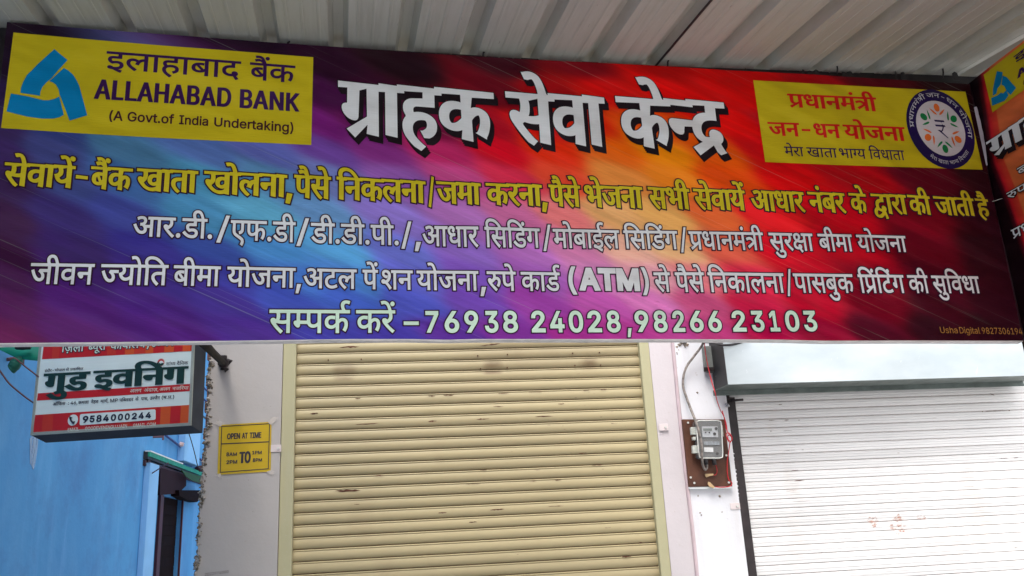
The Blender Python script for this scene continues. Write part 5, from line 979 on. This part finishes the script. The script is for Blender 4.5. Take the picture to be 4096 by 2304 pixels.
m = MB(); v = []; nx = 24
for j in range(13):
    for i in range(nx+1): v.append(PB.w(-.05+W_*i/nx, zTop-H_*j/12, .003*math.sin(i*.9+j*.6)))
m.add(v, [(j*(nx+1)+i, j*(nx+1)+i+1, (j+1)*(nx+1)+i+1, (j+1)*(nx+1)+i) for j in range(12) for i in range(nx)])
fix_normals(m.build('printed_sheet', rb_print_mat(), SB, True), PB)
for z in (zTop-.03, zTop-H_+.03): tubebar('frame_tube', PB.w(.02, z, -.03), PB.w(W_-.02, z, -.03), .016, M_dark, SB)
for u in (.03, .7, 1.35, W_-.03): tubebar('frame_tube', PB.w(u, zTop-.02, -.032), PB.w(u, zTop-H_+.02, -.032), .014, M_dark, SB)
# its print repeats the big one: map the big banner's own layout onto it
S = .96
class PB2(Plane): pass
def P2w(u, z, o=0.0): return PB.w((u-tu[0])*S+.005, zTop-(tz[0]-z)*S, o+.006)
pb2 = PB2(BAN.P, BAN.ex); pb2.w = P2w; pb2.n = PB.n
pb2.at = lambda x, y, o=0.0: BAN.at(x, y, 0.0)
k_ = Print(pb2, SB)
# measured again on the photograph for this banner
def side(x, y): return PB.at(x, y, .006)
Ps = Print(PB, SB)
yq = [side(3938, 298), side(3970, 451)]
u0s, z1s, z0s = (yq[0][0]+yq[1][0])/2, yq[0][1], yq[1][1]
fix_normals(mesh('yellow_panel', [PB.w(u0s, z0s, .008), PB.w(u0s+.98, z0s, .008), PB.w(u0s+.98, z1s, .008), PB.w(u0s, z1s, .008)], [(0, 1, 2, 3)], I_panel, SB), PB)
B3 = lambda x, y: (3700+x*.4142, 100+y*.4142)
Pq = Print(PB, SB, B3)
for pts in ([(695, 447), (748, 455), (745, 500), (728, 580), (700, 610), (690, 660), (655, 685), (656, 620), (672, 540)],
            [(750, 490), (790, 505), (815, 535), (880, 608), (825, 676), (790, 640), (765, 590), (738, 575)],
            [(640, 705), (700, 680), (730, 655), (755, 660), (785, 630), (806, 680), (770, 730), (648, 780)]):
    Pq.poly('logo_blade', pts, I_blue, .0098, SB)
for o_ in [x for x in SB.children if x.name.startswith('logo_blade')]: fix_normals(o_, PB)
def side_words(mat, words, bold=0, cap=622, pen=None, mo=None, grow=0, shadow=None):
    for txt, xl, yt_, yb_, wd in words:
        mb = MB(); mo = MB() if mo is not None else None                 # left image point (top, bottom of the line) and real width
        a_ = Pq.at(xl, yt_, .0098); b2 = Pq.at(xl, yb_, .0098)
        class L_(Plane): pass
        cs = outline_of(txt); cs = [nib(c, bold) if bold else c for c in cs]
        if pen: cs = [nib(c, pen[1], pen[0], pen[2]) for c in cs]
        al = np.concatenate(cs); x0_, x1_ = al[:, 0].min(), al[:, 0].max()
        G = [np.stack([a_[0]+(c[:, 0]-x0_)/(x1_-x0_)*wd, b2[1]+(a_[1]-b2[1])*c[:, 1]/cap], 1) for c in cs]
        V, T = fill(G); mb.add([PB.w(p[0], p[1], .0115) for p in V], [tuple(int(i) for i in f) for f in T])
        if mo is not None:
            H = [nib(c, grow) for c in G]
            if shadow: H += [c+np.array(shadow)*k for c in H for k in (.5, 1)]
            V, T = fill(H+G); mo.add([PB.w(p[0], p[1], .0100) for p in V], [tuple(int(i) for i in f) for f in T])
        a = letters('printed_word', mb, mat, SB, PB)
        if mo is not None: letters('letter_outline', mo, I_black, a, PB)
side_words(I_purple, [('इलाहाबाद', 858, 308, 383, .46)], bold=12)
side_words(I_purple, [('ALLAHABAD', 878, 455, 532, .46)], pen=(50, 22, 0), cap=727)
side_words(I_brown, [('(A', 945, 545, 590, .05)], cap=727)
ms = MB(); a = side_words(I_white, [('ग्राहक', 592, 1140, 1325, .52), ('सेवा', 1180, 700, 900, .33)], pen=(34, 8, R(-20)), mo=ms, grow=.0035, shadow=(.012, -.02))
ms = MB(); B3o = B3
Pq.tf = lambda x, y: (3796+x*.5172, 650+y*.5176)
a = side_words(I_white, [('ब', 527, 50, 110, .06), ('रुपये', 446, 240, 298, .17), ('प्रधानमंत्री', 480, 525, 600, .32)], bold=7, mo=ms, grow=.0042)
# thin string tying the two banners
m = MB(); m.tube([BAN.w(*BAN.at(3965, 808), .006), BAN.w(*BAN.at(4000, 800), .02)], .0012, 5); a = m.build('binding_wire', plain('wire_pale', (.5, .5, .45), .5), None); props(a, 'short pale wire tying the right edge of the big banner', 'wire')
# ------------------------------------------------------------------ light box sign
LX = lambda x, y: (x*.3494, 1340+y*.3494)
LBT = thing('light_box_sign', 'hanging newspaper office light box sign with grey metal case', 'sign', loc=LB.w(*LB.at(440, 1720)))
cBL, cBR = LB.at(*LX(350, 1152)), LB.at(*LX(2188, 1036)); cTR = LB.at(*LX(2232, 60)); cTL = LB.at(*LX(470, 100))
zt = max(cTR[1], cTL[1])+.30
uu0, uu1 = cBL[0], cBR[0]; sl_ = (cBR[1]-cBL[1])/(uu1-uu0)
face = [(uu0, cBL[1]), (uu1, cBR[1]), (uu1-.01, zt+(uu1-uu0)*sl_), (uu0-.01, zt)]
DB = .125
M_case = plain('case_grey', (.042, .048, .06), .8, var=.2, scale=5, spec=.15); M_casef = plain('case_edge', (.30, .33, .30), .5, var=.15)
m = MB(); m.prism([LB.w(u, z, -.004) for u, z in face], -LB.n*DB-np.array([0, 0, .028])); m.build('case', M_case, LBT, bevel=.004)
cx_, cz_ = (uu0+uu1)/2, (cBL[1]+zt)/2
m = MB(); w_ = .016
inn = [(uu0+w_, cBL[1]+w_+.001), (uu1-w_, cBR[1]+w_), (uu1-w_-.01, zt+(uu1-uu0)*sl_-w_), (uu0+w_-.01, zt-w_)]
for i in range(4):
    a_, b_, c_, d_ = face[i], face[(i+1) % 4], inn[(i+1) % 4], inn[i]
    m.prism([LB.w(*p, .004) for p in (a_, b_, c_, d_)], -LB.n*.009)
m.build('face_frame', M_casef, LBT, bevel=.001)
L_white = ink('sign_white', (.70, .80, .78), .4, flex=False); L_red = ink('sign_red', (.52, .012, .014), .4, flex=False); L_or = ink('sign_orange', (.62, .09, .015), .4, flex=False); L_or2 = ink('sign_red_orange', (.56, .035, .014), .4, flex=False); L_dkg = ink('sign_dark_green', (.008, .035, .028), .4, flex=False); L_navy = ink('sign_navy', (.012, .012, .035), .4, False, False); L_pale = ink('sign_pale', (.62, .70, .60), .4, False, False)
LP = Print(LB, LBT, LX)
m = MB(); m.prism([LB.w(*p, .001) for p in inn], -LB.n*.003); m.build('face_sheet', L_white, LBT)
def ln(x, a_, b_): return a_[1]+(b_[1]-a_[1])*(x-a_[0])/(b_[0]-a_[0])
e1 = ((480, 278), (2200, 183)); e2 = ((430, 668), (2180, 560)); e3 = ((423, 752), (2178, 642)); e4 = ((400, 916), (2175, 800)); e5 = ((372, 1133), (2175, 1028))
lx = lambda y: 480-(y-278)*.122; rx_ = lambda y: 2200-(y-183)*.030
def band(name, eA, eB, mat, o, x0=None, x1=None):
    pts = []
    xa = x0 if x0 else None
    A0 = (x0 if x0 else lx(eA[0][1])+1); A1 = (x1 if x1 else rx_(eA[1][1])); B0 = (x0 if x0 else lx(eB[0][1])); B1 = (x1 if x1 else rx_(eB[1][1]))
    sh = (eB[0][1]-eA[0][1])*.06 if x0 else 0
    return fix_normals(LP.poly(name, [(A0, ln(A0, *eA)), (A1, ln(A1, *eA)), (B1-sh, ln(B1-sh, *eB)), (B0-sh, ln(B0-sh, *eB))], mat, o), LB)
et = ((500, -520), (2215, -640))
band('red_band', et, e1, L_red, .002); band('red_band', e2, e3, L_red, .002); band('red_band', e4, ((368, 1137), (2176, 1032)), L_red, .002)
for a_, b_, mt in ((1250, 1350, L_or2), (1455, 1560, L_or), (1560, 1690, L_or2), (1690, 1780, L_or), (1905, 2015, L_or), (2115, 2205, L_or), (620, 700, L_or2)):
    band('orange_band', ((500, -400), (2215, -510)), e1, mt, .0026, a_+14, b_+14)
for a_, b_, mt in ((490, 610, L_or2), (1842, 1955, L_or), (2072, 2172, L_or), (1400, 1500, L_or2), (1700, 1790, L_or2)):
    band('orange_band', e4, ((368, 1137), (2176, 1032)), mt, .0026, a_, b_)
def lw(mat, words, top, bot, o, dark=False, **k):
    for w1 in words:
        mb, mo = MB(), MB(); LP.line(mb, [w1], top, bot, o, mo=mo if dark else None, **k); a = letters('printed_word', mb, mat, LBT, LB)
        if dark: letters('letter_outline', mo, L_navy, a, LB)
lw(L_pale, [('ज़िला', 708, 965), ('ब्यूरो', 1015, 1215), ('कार्यालय', 1270, 1670), (',', 1685, 1712), ('उज्जैन', 1730, 1992)], [(705, 118), (1200, 92), (1990, 48)], [(705, 198), (950, 186), (1200, 170), (1990, 122)], .0045, bold=10, dark=True, grow=.004)
lw(L_dkg, [('गुड', 503, 1040)], [(503, 440), (1040, 412)], [(503, 662), (1040, 628)], .0048, pen=(46, 20, 0))
lw(L_dkg, [('इवनिंग', 1070, 2160)], [(1070, 408), (2160, 352)], [(1070, 612), (1540, 592), (2090, 560)], .0048, pen=(44, 20, 0))
lw(L_navy, [('इंदौर-भोपाल', 512, 745), ('से', 755, 792), ('प्रकाशित', 805, 955)], [(512, 397), (955, 372)], [(512, 424), (955, 399)], .0045, bold=16, seg=2)
lw(L_navy, [('सांध्य', 1902, 2010), ('दैनिक', 2025, 2155)], [(1902, 315), (2155, 302)], [(1902, 348), (2155, 336)], .0045, bold=8, seg=2)
lw(L_navy, [('ऑफिस', 605, 750), (':', 780, 792), ('46,', 810, 888), ('कमला', 896, 1018), ('नेहरु', 1040, 1130), ('मार्ग,', 1150, 1245), ('MP', 1262, 1350), ('पब्लिशर', 1368, 1528), ('के', 1550, 1588), ('पास,', 1615, 1698), ('उज्जैन', 1715, 1832), ('(म.प्र.)', 1852, 1995)], [(605, 776), (1995, 692)], [(605, 810), (1995, 726)], .0045, bold=20, seg=2)
lw(L_navy, [('9', 950, 1015), ('5', 1030, 1088), ('8', 1106, 1168), ('4', 1184, 1250), ('0', 1272, 1332), ('0', 1353, 1411), ('0', 1430, 1489), ('2', 1512, 1570), ('4', 1590, 1650), ('4', 1668, 1732)], [(950, 928), (1732, 880)], [(950, 1008), (1732, 952)], .0062, cap=727, bold=48)
lw(L_pale, [('अलग', 1490, 1620), ('अंदाज़,', 1650, 1815), ('अलग', 1828, 1950), ('नजरिया', 1975, 2160)], [(1490, 624), (2160, 588)], [(1490, 660), (2160, 622)], .0045, bold=4, seg=2)
lw(L_pale, [('EMAIL', 778, 905), ('GOODEVENINGUJJAIN', 975, 1455), ('GMAIL.COM', 1525, 1782)], [(778, 1066), (1782, 1000)], [(778, 1104), (1782, 1038)], .0045, cap=727, bold=10, seg=2)
m = MB(); rrect(LB, [LX(915, 906), LX(1781, 850), LX(1781, 970), LX(910, 1034)], .0045, m, -LB.n*.001, .18, 3); m.build('number_box', L_white, LBT)
def lcirc(cx1, cy1, r_, o, mat, name, par=LBT):
    c0 = np.array(LB.at(*LX(cx1, cy1))); rr = LB.at(*LX(cx1+r_, cy1))[0]-c0[0]; m = MB(); ring_ = [LB.w(c0[0]+math.cos(a)*rr, c0[1]+math.sin(a)*rr, o) for a in np.linspace(0, 2*math.pi, 28, endpoint=False)]
    m.add(ring_, [tuple(range(28))]); return fix_normals(m.build(name, mat, par), LB)
lcirc(840, 975, 58, .0040, L_white, 'phone_disc'); lcirc(840, 975, 50, .0046, L_white, 'phone_disc')
m = MB(); m.tube([LB.w(*LB.at(*LX(x, y)), .0048) for x, y in ((822, 940), (812, 958), (822, 985), (840, 1004), (860, 1006))], [.011, .006, .005, .006, .011], 6)
for i_, v_ in enumerate(m.v): pass
m.build('phone_symbol', L_navy, LBT)
lcirc(1845, 315, 42, .0036, ink('glow_pink', (.60, .22, .20), .4, False, False), 'round_mark'); lcirc(1845, 315, 34, .0044, L_red, 'round_mark')
mbr = MB(); eL = [(1822, 312), (1835, 296), (1855, 295), (1872, 310), (1870, 322), (1855, 318), (1838, 330), (1832, 318), (1818, 326)]
fix_normals(LP.poly('round_mark_figure', eL, L_white, .0052), LB)
# ------------------------------------------------------------------ pole
pA = np.array(FAC.w(*FAC.at(893, 1452, OW+.01), OW+.005)); d_ = ray(700, 1262); pB_ = EYE+d_*((YB+.06)/d_[1])
PL = thing('steel_pole', 'dark steel pole from the pillar top up to the back of the banner', 'pole', loc=tuple(pA))
m = MB(); m.tube([pA-(pB_-pA)*.01, pB_], [.021, .021], 14); m.build('tube', M_pole, PL, True)
m = MB(); dd = (pB_-pA)/np.linalg.norm(pB_-pA); m.tube([pA-dd*.015, pA+dd*.05], .033, 10); m.build('end_clamp', M_blackch, PL)
m = MB(); c = pA+FAC.n*.02; m.tube([c+np.array([0, 0, .05])-FAC.n*.03, c+np.array([0, 0, -.045])-FAC.n*.03], .022, 6); lump(m, pA+FX*.03+np.array([0, 0, .01]), .026, 5); lump(m, pA+FX*.01-np.array([0, 0, .035]), .022, 6); m.build('mount_plate', M_blackch, PL)
# ------------------------------------------------------------------ roof of profiled sheets
RS = R(7.2); RD = np.array([0, -math.cos(RS), -math.sin(RS)])     # runs towards the street and falls
ePx = [(-200, 84), (1300, 186), (2640, 262), (3087, 277), (3310, 281), (3734, 293), (3870, 296)]
YE = YB+.045
ez = []
for x, y in ePx:
    d_ = ray(x, y); t_ = YE/d_[1]; ez.append((EYE[0]+d_[0]*t_, EYE[2]+d_[2]*t_))
print('eave', [(round(a_, 3), round(b_, 3)) for a_, b_ in ez])
ex_, ezz = zip(*ez)
def zE(x): return float(np.interp(x, [-3, -1.2, 0, 1.3, 2.0, 2.7, 4], [3.445, 3.443, 3.442, 3.444, 3.462, 3.485, 3.49]))
RF = thing('metal_roof', 'cream painted profiled metal sheet roof over the walkway, seen from below', 'roof', loc=(0, YE, zE(0)))
M_dkbeam = plain('beam_black', (.018, .016, .018), .6, var=.3)
pitch = .25; LYY = 2.94
prof = [(0, 0), (.028, .0), (.030, -.0016), (.036, -.0016), (.038, 0), (.082, 0), (.084, -.0016), (.090, -.0016), (.092, 0), (.140, 0), (.142, -.0016), (.148, -.0016), (.150, 0), (.176, 0), (.194, .044), (.232, .044), (.25, 0)]
def sheet(x0, nr, drop=0.0):
    LY = 2.95; back = -1.25 if x0 < xs-.1 else -.6; cols = []  # unseen sheet ends sized for light; longer left overhang darkens the shop front
    for r0 in range(nr):
        for (px_, pz_) in prof[:-1]: cols.append((x0+r0*pitch+px_, pz_))
    cols += [(x0+nr*pitch, 0), (x0+nr*pitch+.02, .03)]
    v = []; st = [(back, 0), (.0, 0), (.6, 0), (1.3, 0), (2.4, 0), (LY, 0)]
    for (t_, _) in st:
        for (x, z) in cols:
            p = np.array([x, YE, zE(x)+z-drop])+RD*t_; p[2] += .003*math.sin(x*5+t_*3)
            v.append(tuple(p))
    n = len(cols); f = [(j*n+i, j*n+i+1, (j+1)*n+i+1, (j+1)*n+i) for j in range(len(st)-1) for i in range(n-1)]
    o = mesh('roof_sheet', v, f, M_roof, RF)
    so_ = o.modifiers.new('thickness', 'SOLIDIFY'); so_.thickness = .0012; so_.offset = 1
    return o
d_ = ray(2640, 267); xs = 0; xs = float(d_[0]*YE/d_[1]); X0 = xs-4*4*pitch
for k in range(4): sheet(X0+k*4*pitch, 4, .0025*(k % 2))
sheet(xs, 4, .0); sheet(xs+4*pitch, 3, .0)
m = MB(); m.prism([tuple(np.array([xs+dx, YE, zE(xs)+dz_])+RD*t_) for dx, dz_, t_ in ((-.012, -.0035, -.07), (-.002, -.0035, -.07), (-.002, -.0035, LYY), (-.012, -.0035, LYY))], np.array([0, 0, .002])); m.build('lap_joint', M_dkbeam, RF)
# beams under the sheets: the eave beam behind the banner and two purlins out of view
def beam(t_, h, w2, mat, x0, x1, name='roof_beam', dz=0.0):
    n = 10; v = []
    for i in range(n+1):
        x = x0+(x1-x0)*i/n; p = np.array([x, YE, zE(x)])+RD*t_
        for (a_, b_) in ((-w2, -h), (w2, -h), (w2, -.004), (-w2, -.004)): v.append((p[0], p[1]+a_, p[2]+b_+dz))
    f = []
    for i in range(n):
        for k in range(4): f.append((4*i+k, 4*i+(k+1) % 4, 4*i+4+(k+1) % 4, 4*i+4+k))
    f += [(0, 1, 2, 3), (4*n+3, 4*n+2, 4*n+1, 4*n)]
    return mesh(name, v, f, mat, RF)
XL, XR = X0+.02, xs+7*pitch
beam(-.048, .09, .022, M_dkbeam, XL, XR); beam(2.7, .07, .03, M_dkbeam, XL, XR)
for x in (XL+.3, XR-.3):
    p = np.array([x, YE, zE(x)])+RD*2.7; m = MB(); m.tube([(x, p[1], 0), (x, p[1], p[2]-.05)], .04, 12); m.build('roof_post', M_dkbeam, RF)
for x in (XL+.1, XR-.1):
    m = MB(); m.tube([(x, YE+.01, 0), (x, YE+.01, zE(x)-.06)], .04, 12); m.build('roof_post', M_dkbeam, RF)
m = MB(); m.tube([(-1.205, YE+.01, 0), (-1.205, YE+.01, zE(-1.2)-.06)], .035, 12); m.build('roof_post', M_dkbeam, RF)
# hooks that hold the sheets to the beam
for x, y, h in [(1932, 232, 30), (2672, 268, 34), (3351, 284, 38), (3775, 300, 42), (1152, 172, 8)]:
    d_ = ray(x, y); yy = YE-.035; t_ = yy/d_[1]; p = EYE+d_*t_; zz = p[2]+h/FPX*yy*1.02
    m = MB(); m.tube(smoothline([(p[0], yy+.01, p[2]-.01), (p[0], yy, p[2]+.3*(zz-p[2])), (p[0]+.002, yy, zz-.004), (p[0]+.006, yy, zz)], 4), .0035, 8); m.build('hook_bolt', M_blackch, RF, True)
# torn bits of black sheeting stuck above the beam
m = MB(); rnd = random.Random(3)
for x in (2985, 3215, 3236, 3262, 3372, 3392, 3590, 3607, 3815):
    d_ = ray(x+rnd.uniform(-8, 8), 281+(x-2880)*.016); t_ = (YE-.02)/d_[1]; p = EYE+d_*t_
    hh = rnd.choice([.003, .006, .012]); ww = rnd.uniform(.006, .02)
    m.prism([(p[0]-ww, YE-.02, p[2]-.03), (p[0]+ww, YE-.02, p[2]-.03), (p[0]+ww*.6, YE-.02, p[2]+hh*.5), (p[0]+rnd.uniform(-.5, .5)*ww, YE-.02, p[2]+hh), (p[0]-ww*.8, YE-.02, p[2]+hh*.3)], np.array([0, .002, 0]))
props(m.build('torn_sheeting', M_dkbeam, RF), kind='stuff')
# ------------------------------------------------------------------ alley on the left
def al(x, y, o=0.0): return ALL.at(x, y, o)
AX = lambda x, y: (x*.3616, 1780+y*.3616)
HB_ = thing('blue_house', 'blue limewashed house along the alley with a dark doorway', 'house', loc=ALL.w(6, 0))
dr = [al(*AX(1800, 560)), al(*AX(2010, 600))]
du0, du1, dz1 = dr[0][0]-.05, dr[1][0], dr[0][1]
def wallbox(u0, u1, z0, z1, name='wall', mat=M_blue, o0=-.3, o1=0.0, par=HB_, bv=0): return pbox(ALL, u0, u1, z0, z1, o0, o1).build(name, mat, par, bevel=bv)
wallbox(.5, du0, 0, 8.5); wallbox(du1, 16, 0, 8.5); wallbox(du0, du1, dz1, 8.5)  # unseen height and near end added to shade the shop front's left
wallbox(du0, du1, 0, dz1, 'door', M_door, -.29, -.05)  # near-black fill stands in for the doorway's shaded interior
for k in range(26): pbox(ALL, du0, du1, .1+k*.11, .1+k*.11+.104, -.06, -.045+.002*(k % 2)).build('door_slat', M_door, HB_)
ju = al(*AX(1775, 700), .03)[0]
pbox(ALL, du0-.12, du0+.0, 0, dz1, -.01, .03).build('door_jamb', M_maroon, HB_, bevel=.004)
pbox(ALL, du1, du1+.03, 0, dz1, -.01, .02).build('door_jamb', M_maroon, HB_, bevel=.004)
c0 = al(*AX(1632, 700), .06)[0]; c1 = al(*AX(1728, 700), .06)[0]
pbox(ALL, c0, c1+.02, 0, al(*AX(1690, 200), .06)[1], 0, .06).build('pilaster', M_blueL, HB_, bevel=.006)
wallbox(16, 16.3, 0, 6.2, 'end_wall', M_blue, -.3, 5.0)
# header box above the door
hq = [al(*AX(x, y), .05) for x, y in ((1775, 250), (2060, 330), (2060, 450), (1975, 535), (1770, 555))]
m = MB(); m.prism([ALL.w(u, z, .05) for u, z in hq], -ALL.n*.10); m.build('door_header', plain('dark_maroon', (.018, .004, .008), .8, spec=.15), HB_)
hq = [al(*AX(x, y), .09) for x, y in ((1980, 500), (2240, 500), (2250, 560), (2180, 632), (2060, 600), (1985, 560))]
m = MB(); m.prism([ALL.w(u, z, .09) for u, z in hq], -ALL.n*.10); m.build('support_beam', M_door, HB_)
# awning
AO = .05
a0_ = al(*AX(1645, 100), AO); a1_ = al(*AX(2290, 345), AO)
AW = thing('door_awning', 'green edged slab awning over the dark alley doorway', 'awning', loc=ALL.w(a0_[0], a0_[1], AO/2))
def aw(m, z0, z1, o0, o1, e=0.0):
    for_ = [ALL.w(a0_[0]-e, a0_[1]+z0, o1), ALL.w(a1_[0], a1_[1]+z0, o1), ALL.w(a1_[0], a1_[1]+z1, o1), ALL.w(a0_[0]-e, a0_[1]+z1, o1)]; m.prism(for_, -ALL.n*(o1-o0))
m = MB(); aw(m, -.045, .03, .0, AO-.006); m.build('slab', M_dark, AW)
m = MB(); aw(m, -.022, .022, AO-.006, AO+.012, .006); m.build('edge_board', M_green, AW)
m = MB()
mid = tuple((np.array(a0_)*.50+np.array(a1_)*.50)); m.prism([ALL.w(a0_[0]-.006, a0_[1]+.023, AO+.016), ALL.w(mid[0], mid[1]+.023, AO+.016), ALL.w(mid[0], mid[1]+.036, AO+.016), ALL.w(a0_[0]-.006, a0_[1]+.036, AO+.016)], -ALL.n*.05); m.build('edge_flashing', M_wht, AW)
m = MB(); aw(m, -.11, -.055, .0, AO-.03); m.build('soffit', M_maroon, AW)
qb = [al(*AX(x, y), AO-.02) for x, y in ((1642, 140), (1668, 150), (1648, 460), (1616, 470))]
m = MB(); m.prism([ALL.w(u, z, AO-.02) for u, z in qb], -ALL.n*.03); m.build('bracket', M_maroon, AW)
m = MB(); m.tube([ALL.w(*al(*AX(1655, 330), AO-.03), AO-.03), ALL.w(*al(*AX(1860, 200), .3), .3)], .006, 6); m.build('stay_wire', M_cord, AW)
LF = thing('hanging_leaf_cloth', 'green cloth scrap drooping under the awning', 'cloth', loc=ALL.w(*al(*AX(2150, 370), .12), .12))
pts = [(2010, 275), (2120, 315), (2230, 350), (2245, 405), (2200, 415), (2130, 395), (2060, 350)]
m = MB(); m.prism([ALL.w(*al(*AX(x, y), .13), .13) for x, y in pts], -ALL.n*.01); m.build('cloth', plain('deep_green', (.008, .06, .015), .7), LF)
# mouldings on the upper wall
def bar(pxs, o, wd, mat, name, par, tf=LX):
    P_ = [ALL.w(*al(*tf(x, y), o), o) for x, y in pxs]; m = MB(); m.tube(P_, wd, 4); return m.build(name, mat, par)
bar([(1895, 1148), (2065, 1278)], .03, .014, M_bluetrim, 'moulding', HB_); bar([(2140, 1330), (2420, 1500)], .03, .014, M_bluetrim, 'moulding', HB_)
bar([(2280, 560), (2400, 660)], .03, .014, M_bluetrim, 'moulding', HB_); bar([(2285, 690), (2400, 795)], .03, .014, M_bluetrim, 'moulding', HB_)
bar([(2124, 1110), (2112, 1275)], .03, .010, M_bluetrim, 'moulding', HB_)
cc0, cc1 = al(*LX(2075, 1250), .1), al(*LX(2150, 1250), .1)
pbox(ALL, al(*LX(2118, 1300), .08)[0], al(*LX(2290, 1300), .08)[0], al(*LX(2118, 1440), .08)[1]-.0, 5.2, 0, .08).build('pilaster', M_blueL, HB_, bevel=.006)
# whitish streak of old wash
t = NT('pale_wash'); n = t.noise(4, t.pos((6, 6, .8)), 4, .6); t.set(Base_Color=(.42, .56, .72), Roughness=.85, Alpha=t.ramp(n, [(.35, .15), (.7, .75)])); M_wash = t.m
q = [(345, 1190), (372, 1150), (440, 1180), (430, 1330), (412, 1450), (395, 1520), (380, 1540), (365, 1500), (345, 1470)]
w_ = MB(); w_.prism([ALL.w(*al(*LX(x, y), .004), .004) for x, y in q], -ALL.n*.002); w_.build('wash_streak', M_wash, HB_)
# small things on the wall: pipe stub, wires, nails
def loose(name, pxs, o, r, mat, label, cat, group=None, tf=LX, sub=6): 
    P_ = [ALL.w(*al(*tf(p[0], p[1]), p[2] if len(p) > 2 else o), p[2] if len(p) > 2 else o) for p in pxs]
    m = MB(); m.tube(smoothline(P_, sub) if len(P_) > 2 else P_, r, 6); return props(m.build(name, mat, None, True), label, cat, group)
loose('overhead_cord', [(-40, 360), (20, 440), (110, 560), (250, 680), (330, 740), (400, 788)], .5, .0045, M_cord, 'long sagging brown cord crossing the blue wall left of the sign', 'cord', 'cords on the blue house')
loose('overhead_cord', [(90, 268), (160, 262), (215, 300), (300, 370), (380, 432), (440, 480)], .6, .004, M_cord, 'thin cord running from the green rag behind the sign', 'cord', 'cords on the blue house')
loose('overhead_cord', [(2160, 1118), (2195, 1230), (2235, 1380), (2262, 1490), (2300, 1540)], .4, .005, M_dark, 'thin dark wire hanging in front of the light blue pilaster', 'cord', 'cords on the blue house')
loose('overhead_cord', [(2270, 870), (2330, 935), (2400, 990)], .3, .010, M_dark, 'dark wire end sloping down beside the broken wall edge', 'cord', 'cords on the blue house')
loose('overhead_cord', [(2280, 943), (2340, 943), (2390, 945)], .3, .009, M_dark, 'short level dark wire beside the broken wall edge', 'cord', 'cords on the blue house')
loose('wall_pipe', [(2190*.3616/.3494, 1530, .05), (2330*.3616/.3494, 1530, .05)], .05, .04, M_maroon, 'short reddish pipe stub beside the awning end', 'pipe')
for (x, y), lb in (((80, 280), 'small metal peg on the blue wall at the far left'), ((1752, 1168), 'small metal peg on the blue wall under the sign')):
    p0 = np.array(ALL.w(*al(*LX(x, y)))); m = MB(); m.tube([p0, p0+ALL.n*.10], .012, 6); m.tube([p0+ALL.n*.10-FX*.0+np.array([0, 0, .035]), p0+ALL.n*.10-np.array([0, 0, .035])], .01, 6); props(m.build('wall_peg', M_cord, None), lb, 'peg', 'pegs on the blue house')
m = MB()
for x, y, r_ in ((2068, 1240, .03), (2085, 1258, .026), (2060, 1262, .02), (2095, 1240, .02)): lump(m, ALL.w(*al(*LX(x, y), .12), .12), r_, x)
props(m.build('rag', plain('pale_rag', (.62, .46, .46), .9), None, True), 'pinkish rag caught on the trim of the blue house', 'rag')
# ------------------------------------------------------------------ green tarpaulin and its knotted end
TP = Plane(FN*(D-.35), FX)
TA = thing('green_tarpaulin', 'green tarpaulin hanging behind the top left of the light box sign', 'tarpaulin', loc=TP.w(*TP.at(80, 1400)))
low = [(-260, 1330), (-120, 1360), (0, 1400), (66, 1433), (110, 1441), (160, 1446), (240, 1440), (340, 1425)]
v = []; nr = 8
for i, (x, y) in enumerate(low):
    for j in range(nr):
        yy = y-j*45; p = TP.at(x+j*6, yy); v.append(TP.w(p[0], p[1], -.05*j+.02*math.sin(i*1.7+j*.9)))
m = MB(); m.add(v, [(i*nr+j, i*nr+j+1, (i+1)*nr+j+1, (i+1)*nr+j) for i in range(len(low)-1) for j in range(nr-1)]); o = m.build('sheet', M_tarp, TA, True)
md = o.modifiers.new('thickness', 'SOLIDIFY'); md.thickness = .004
m = MB(); m.tube(smoothline([TP.w(*TP.at(*LX(x, y), .02), .02) for x, y in ((200, 262), (205, 285), (185, 310), (165, 345), (140, 380), (118, 395))], 4), [.022]*4+[.03]*5+[.034]*6+[.03]*5+[.012], 7); m.build('knotted_end', plain('dark_green_cloth', (.006, .10, .07), .7, var=.4, scale=14, bump=.4), TA, True)
m = MB(); m.tube([TP.w(*TP.at(*LX(x, y), .03), .03) for x, y in ((185, 130), (250, 134), (345, 128))], .02, 6); m.build('tie_fold', M_dark, TA, True)
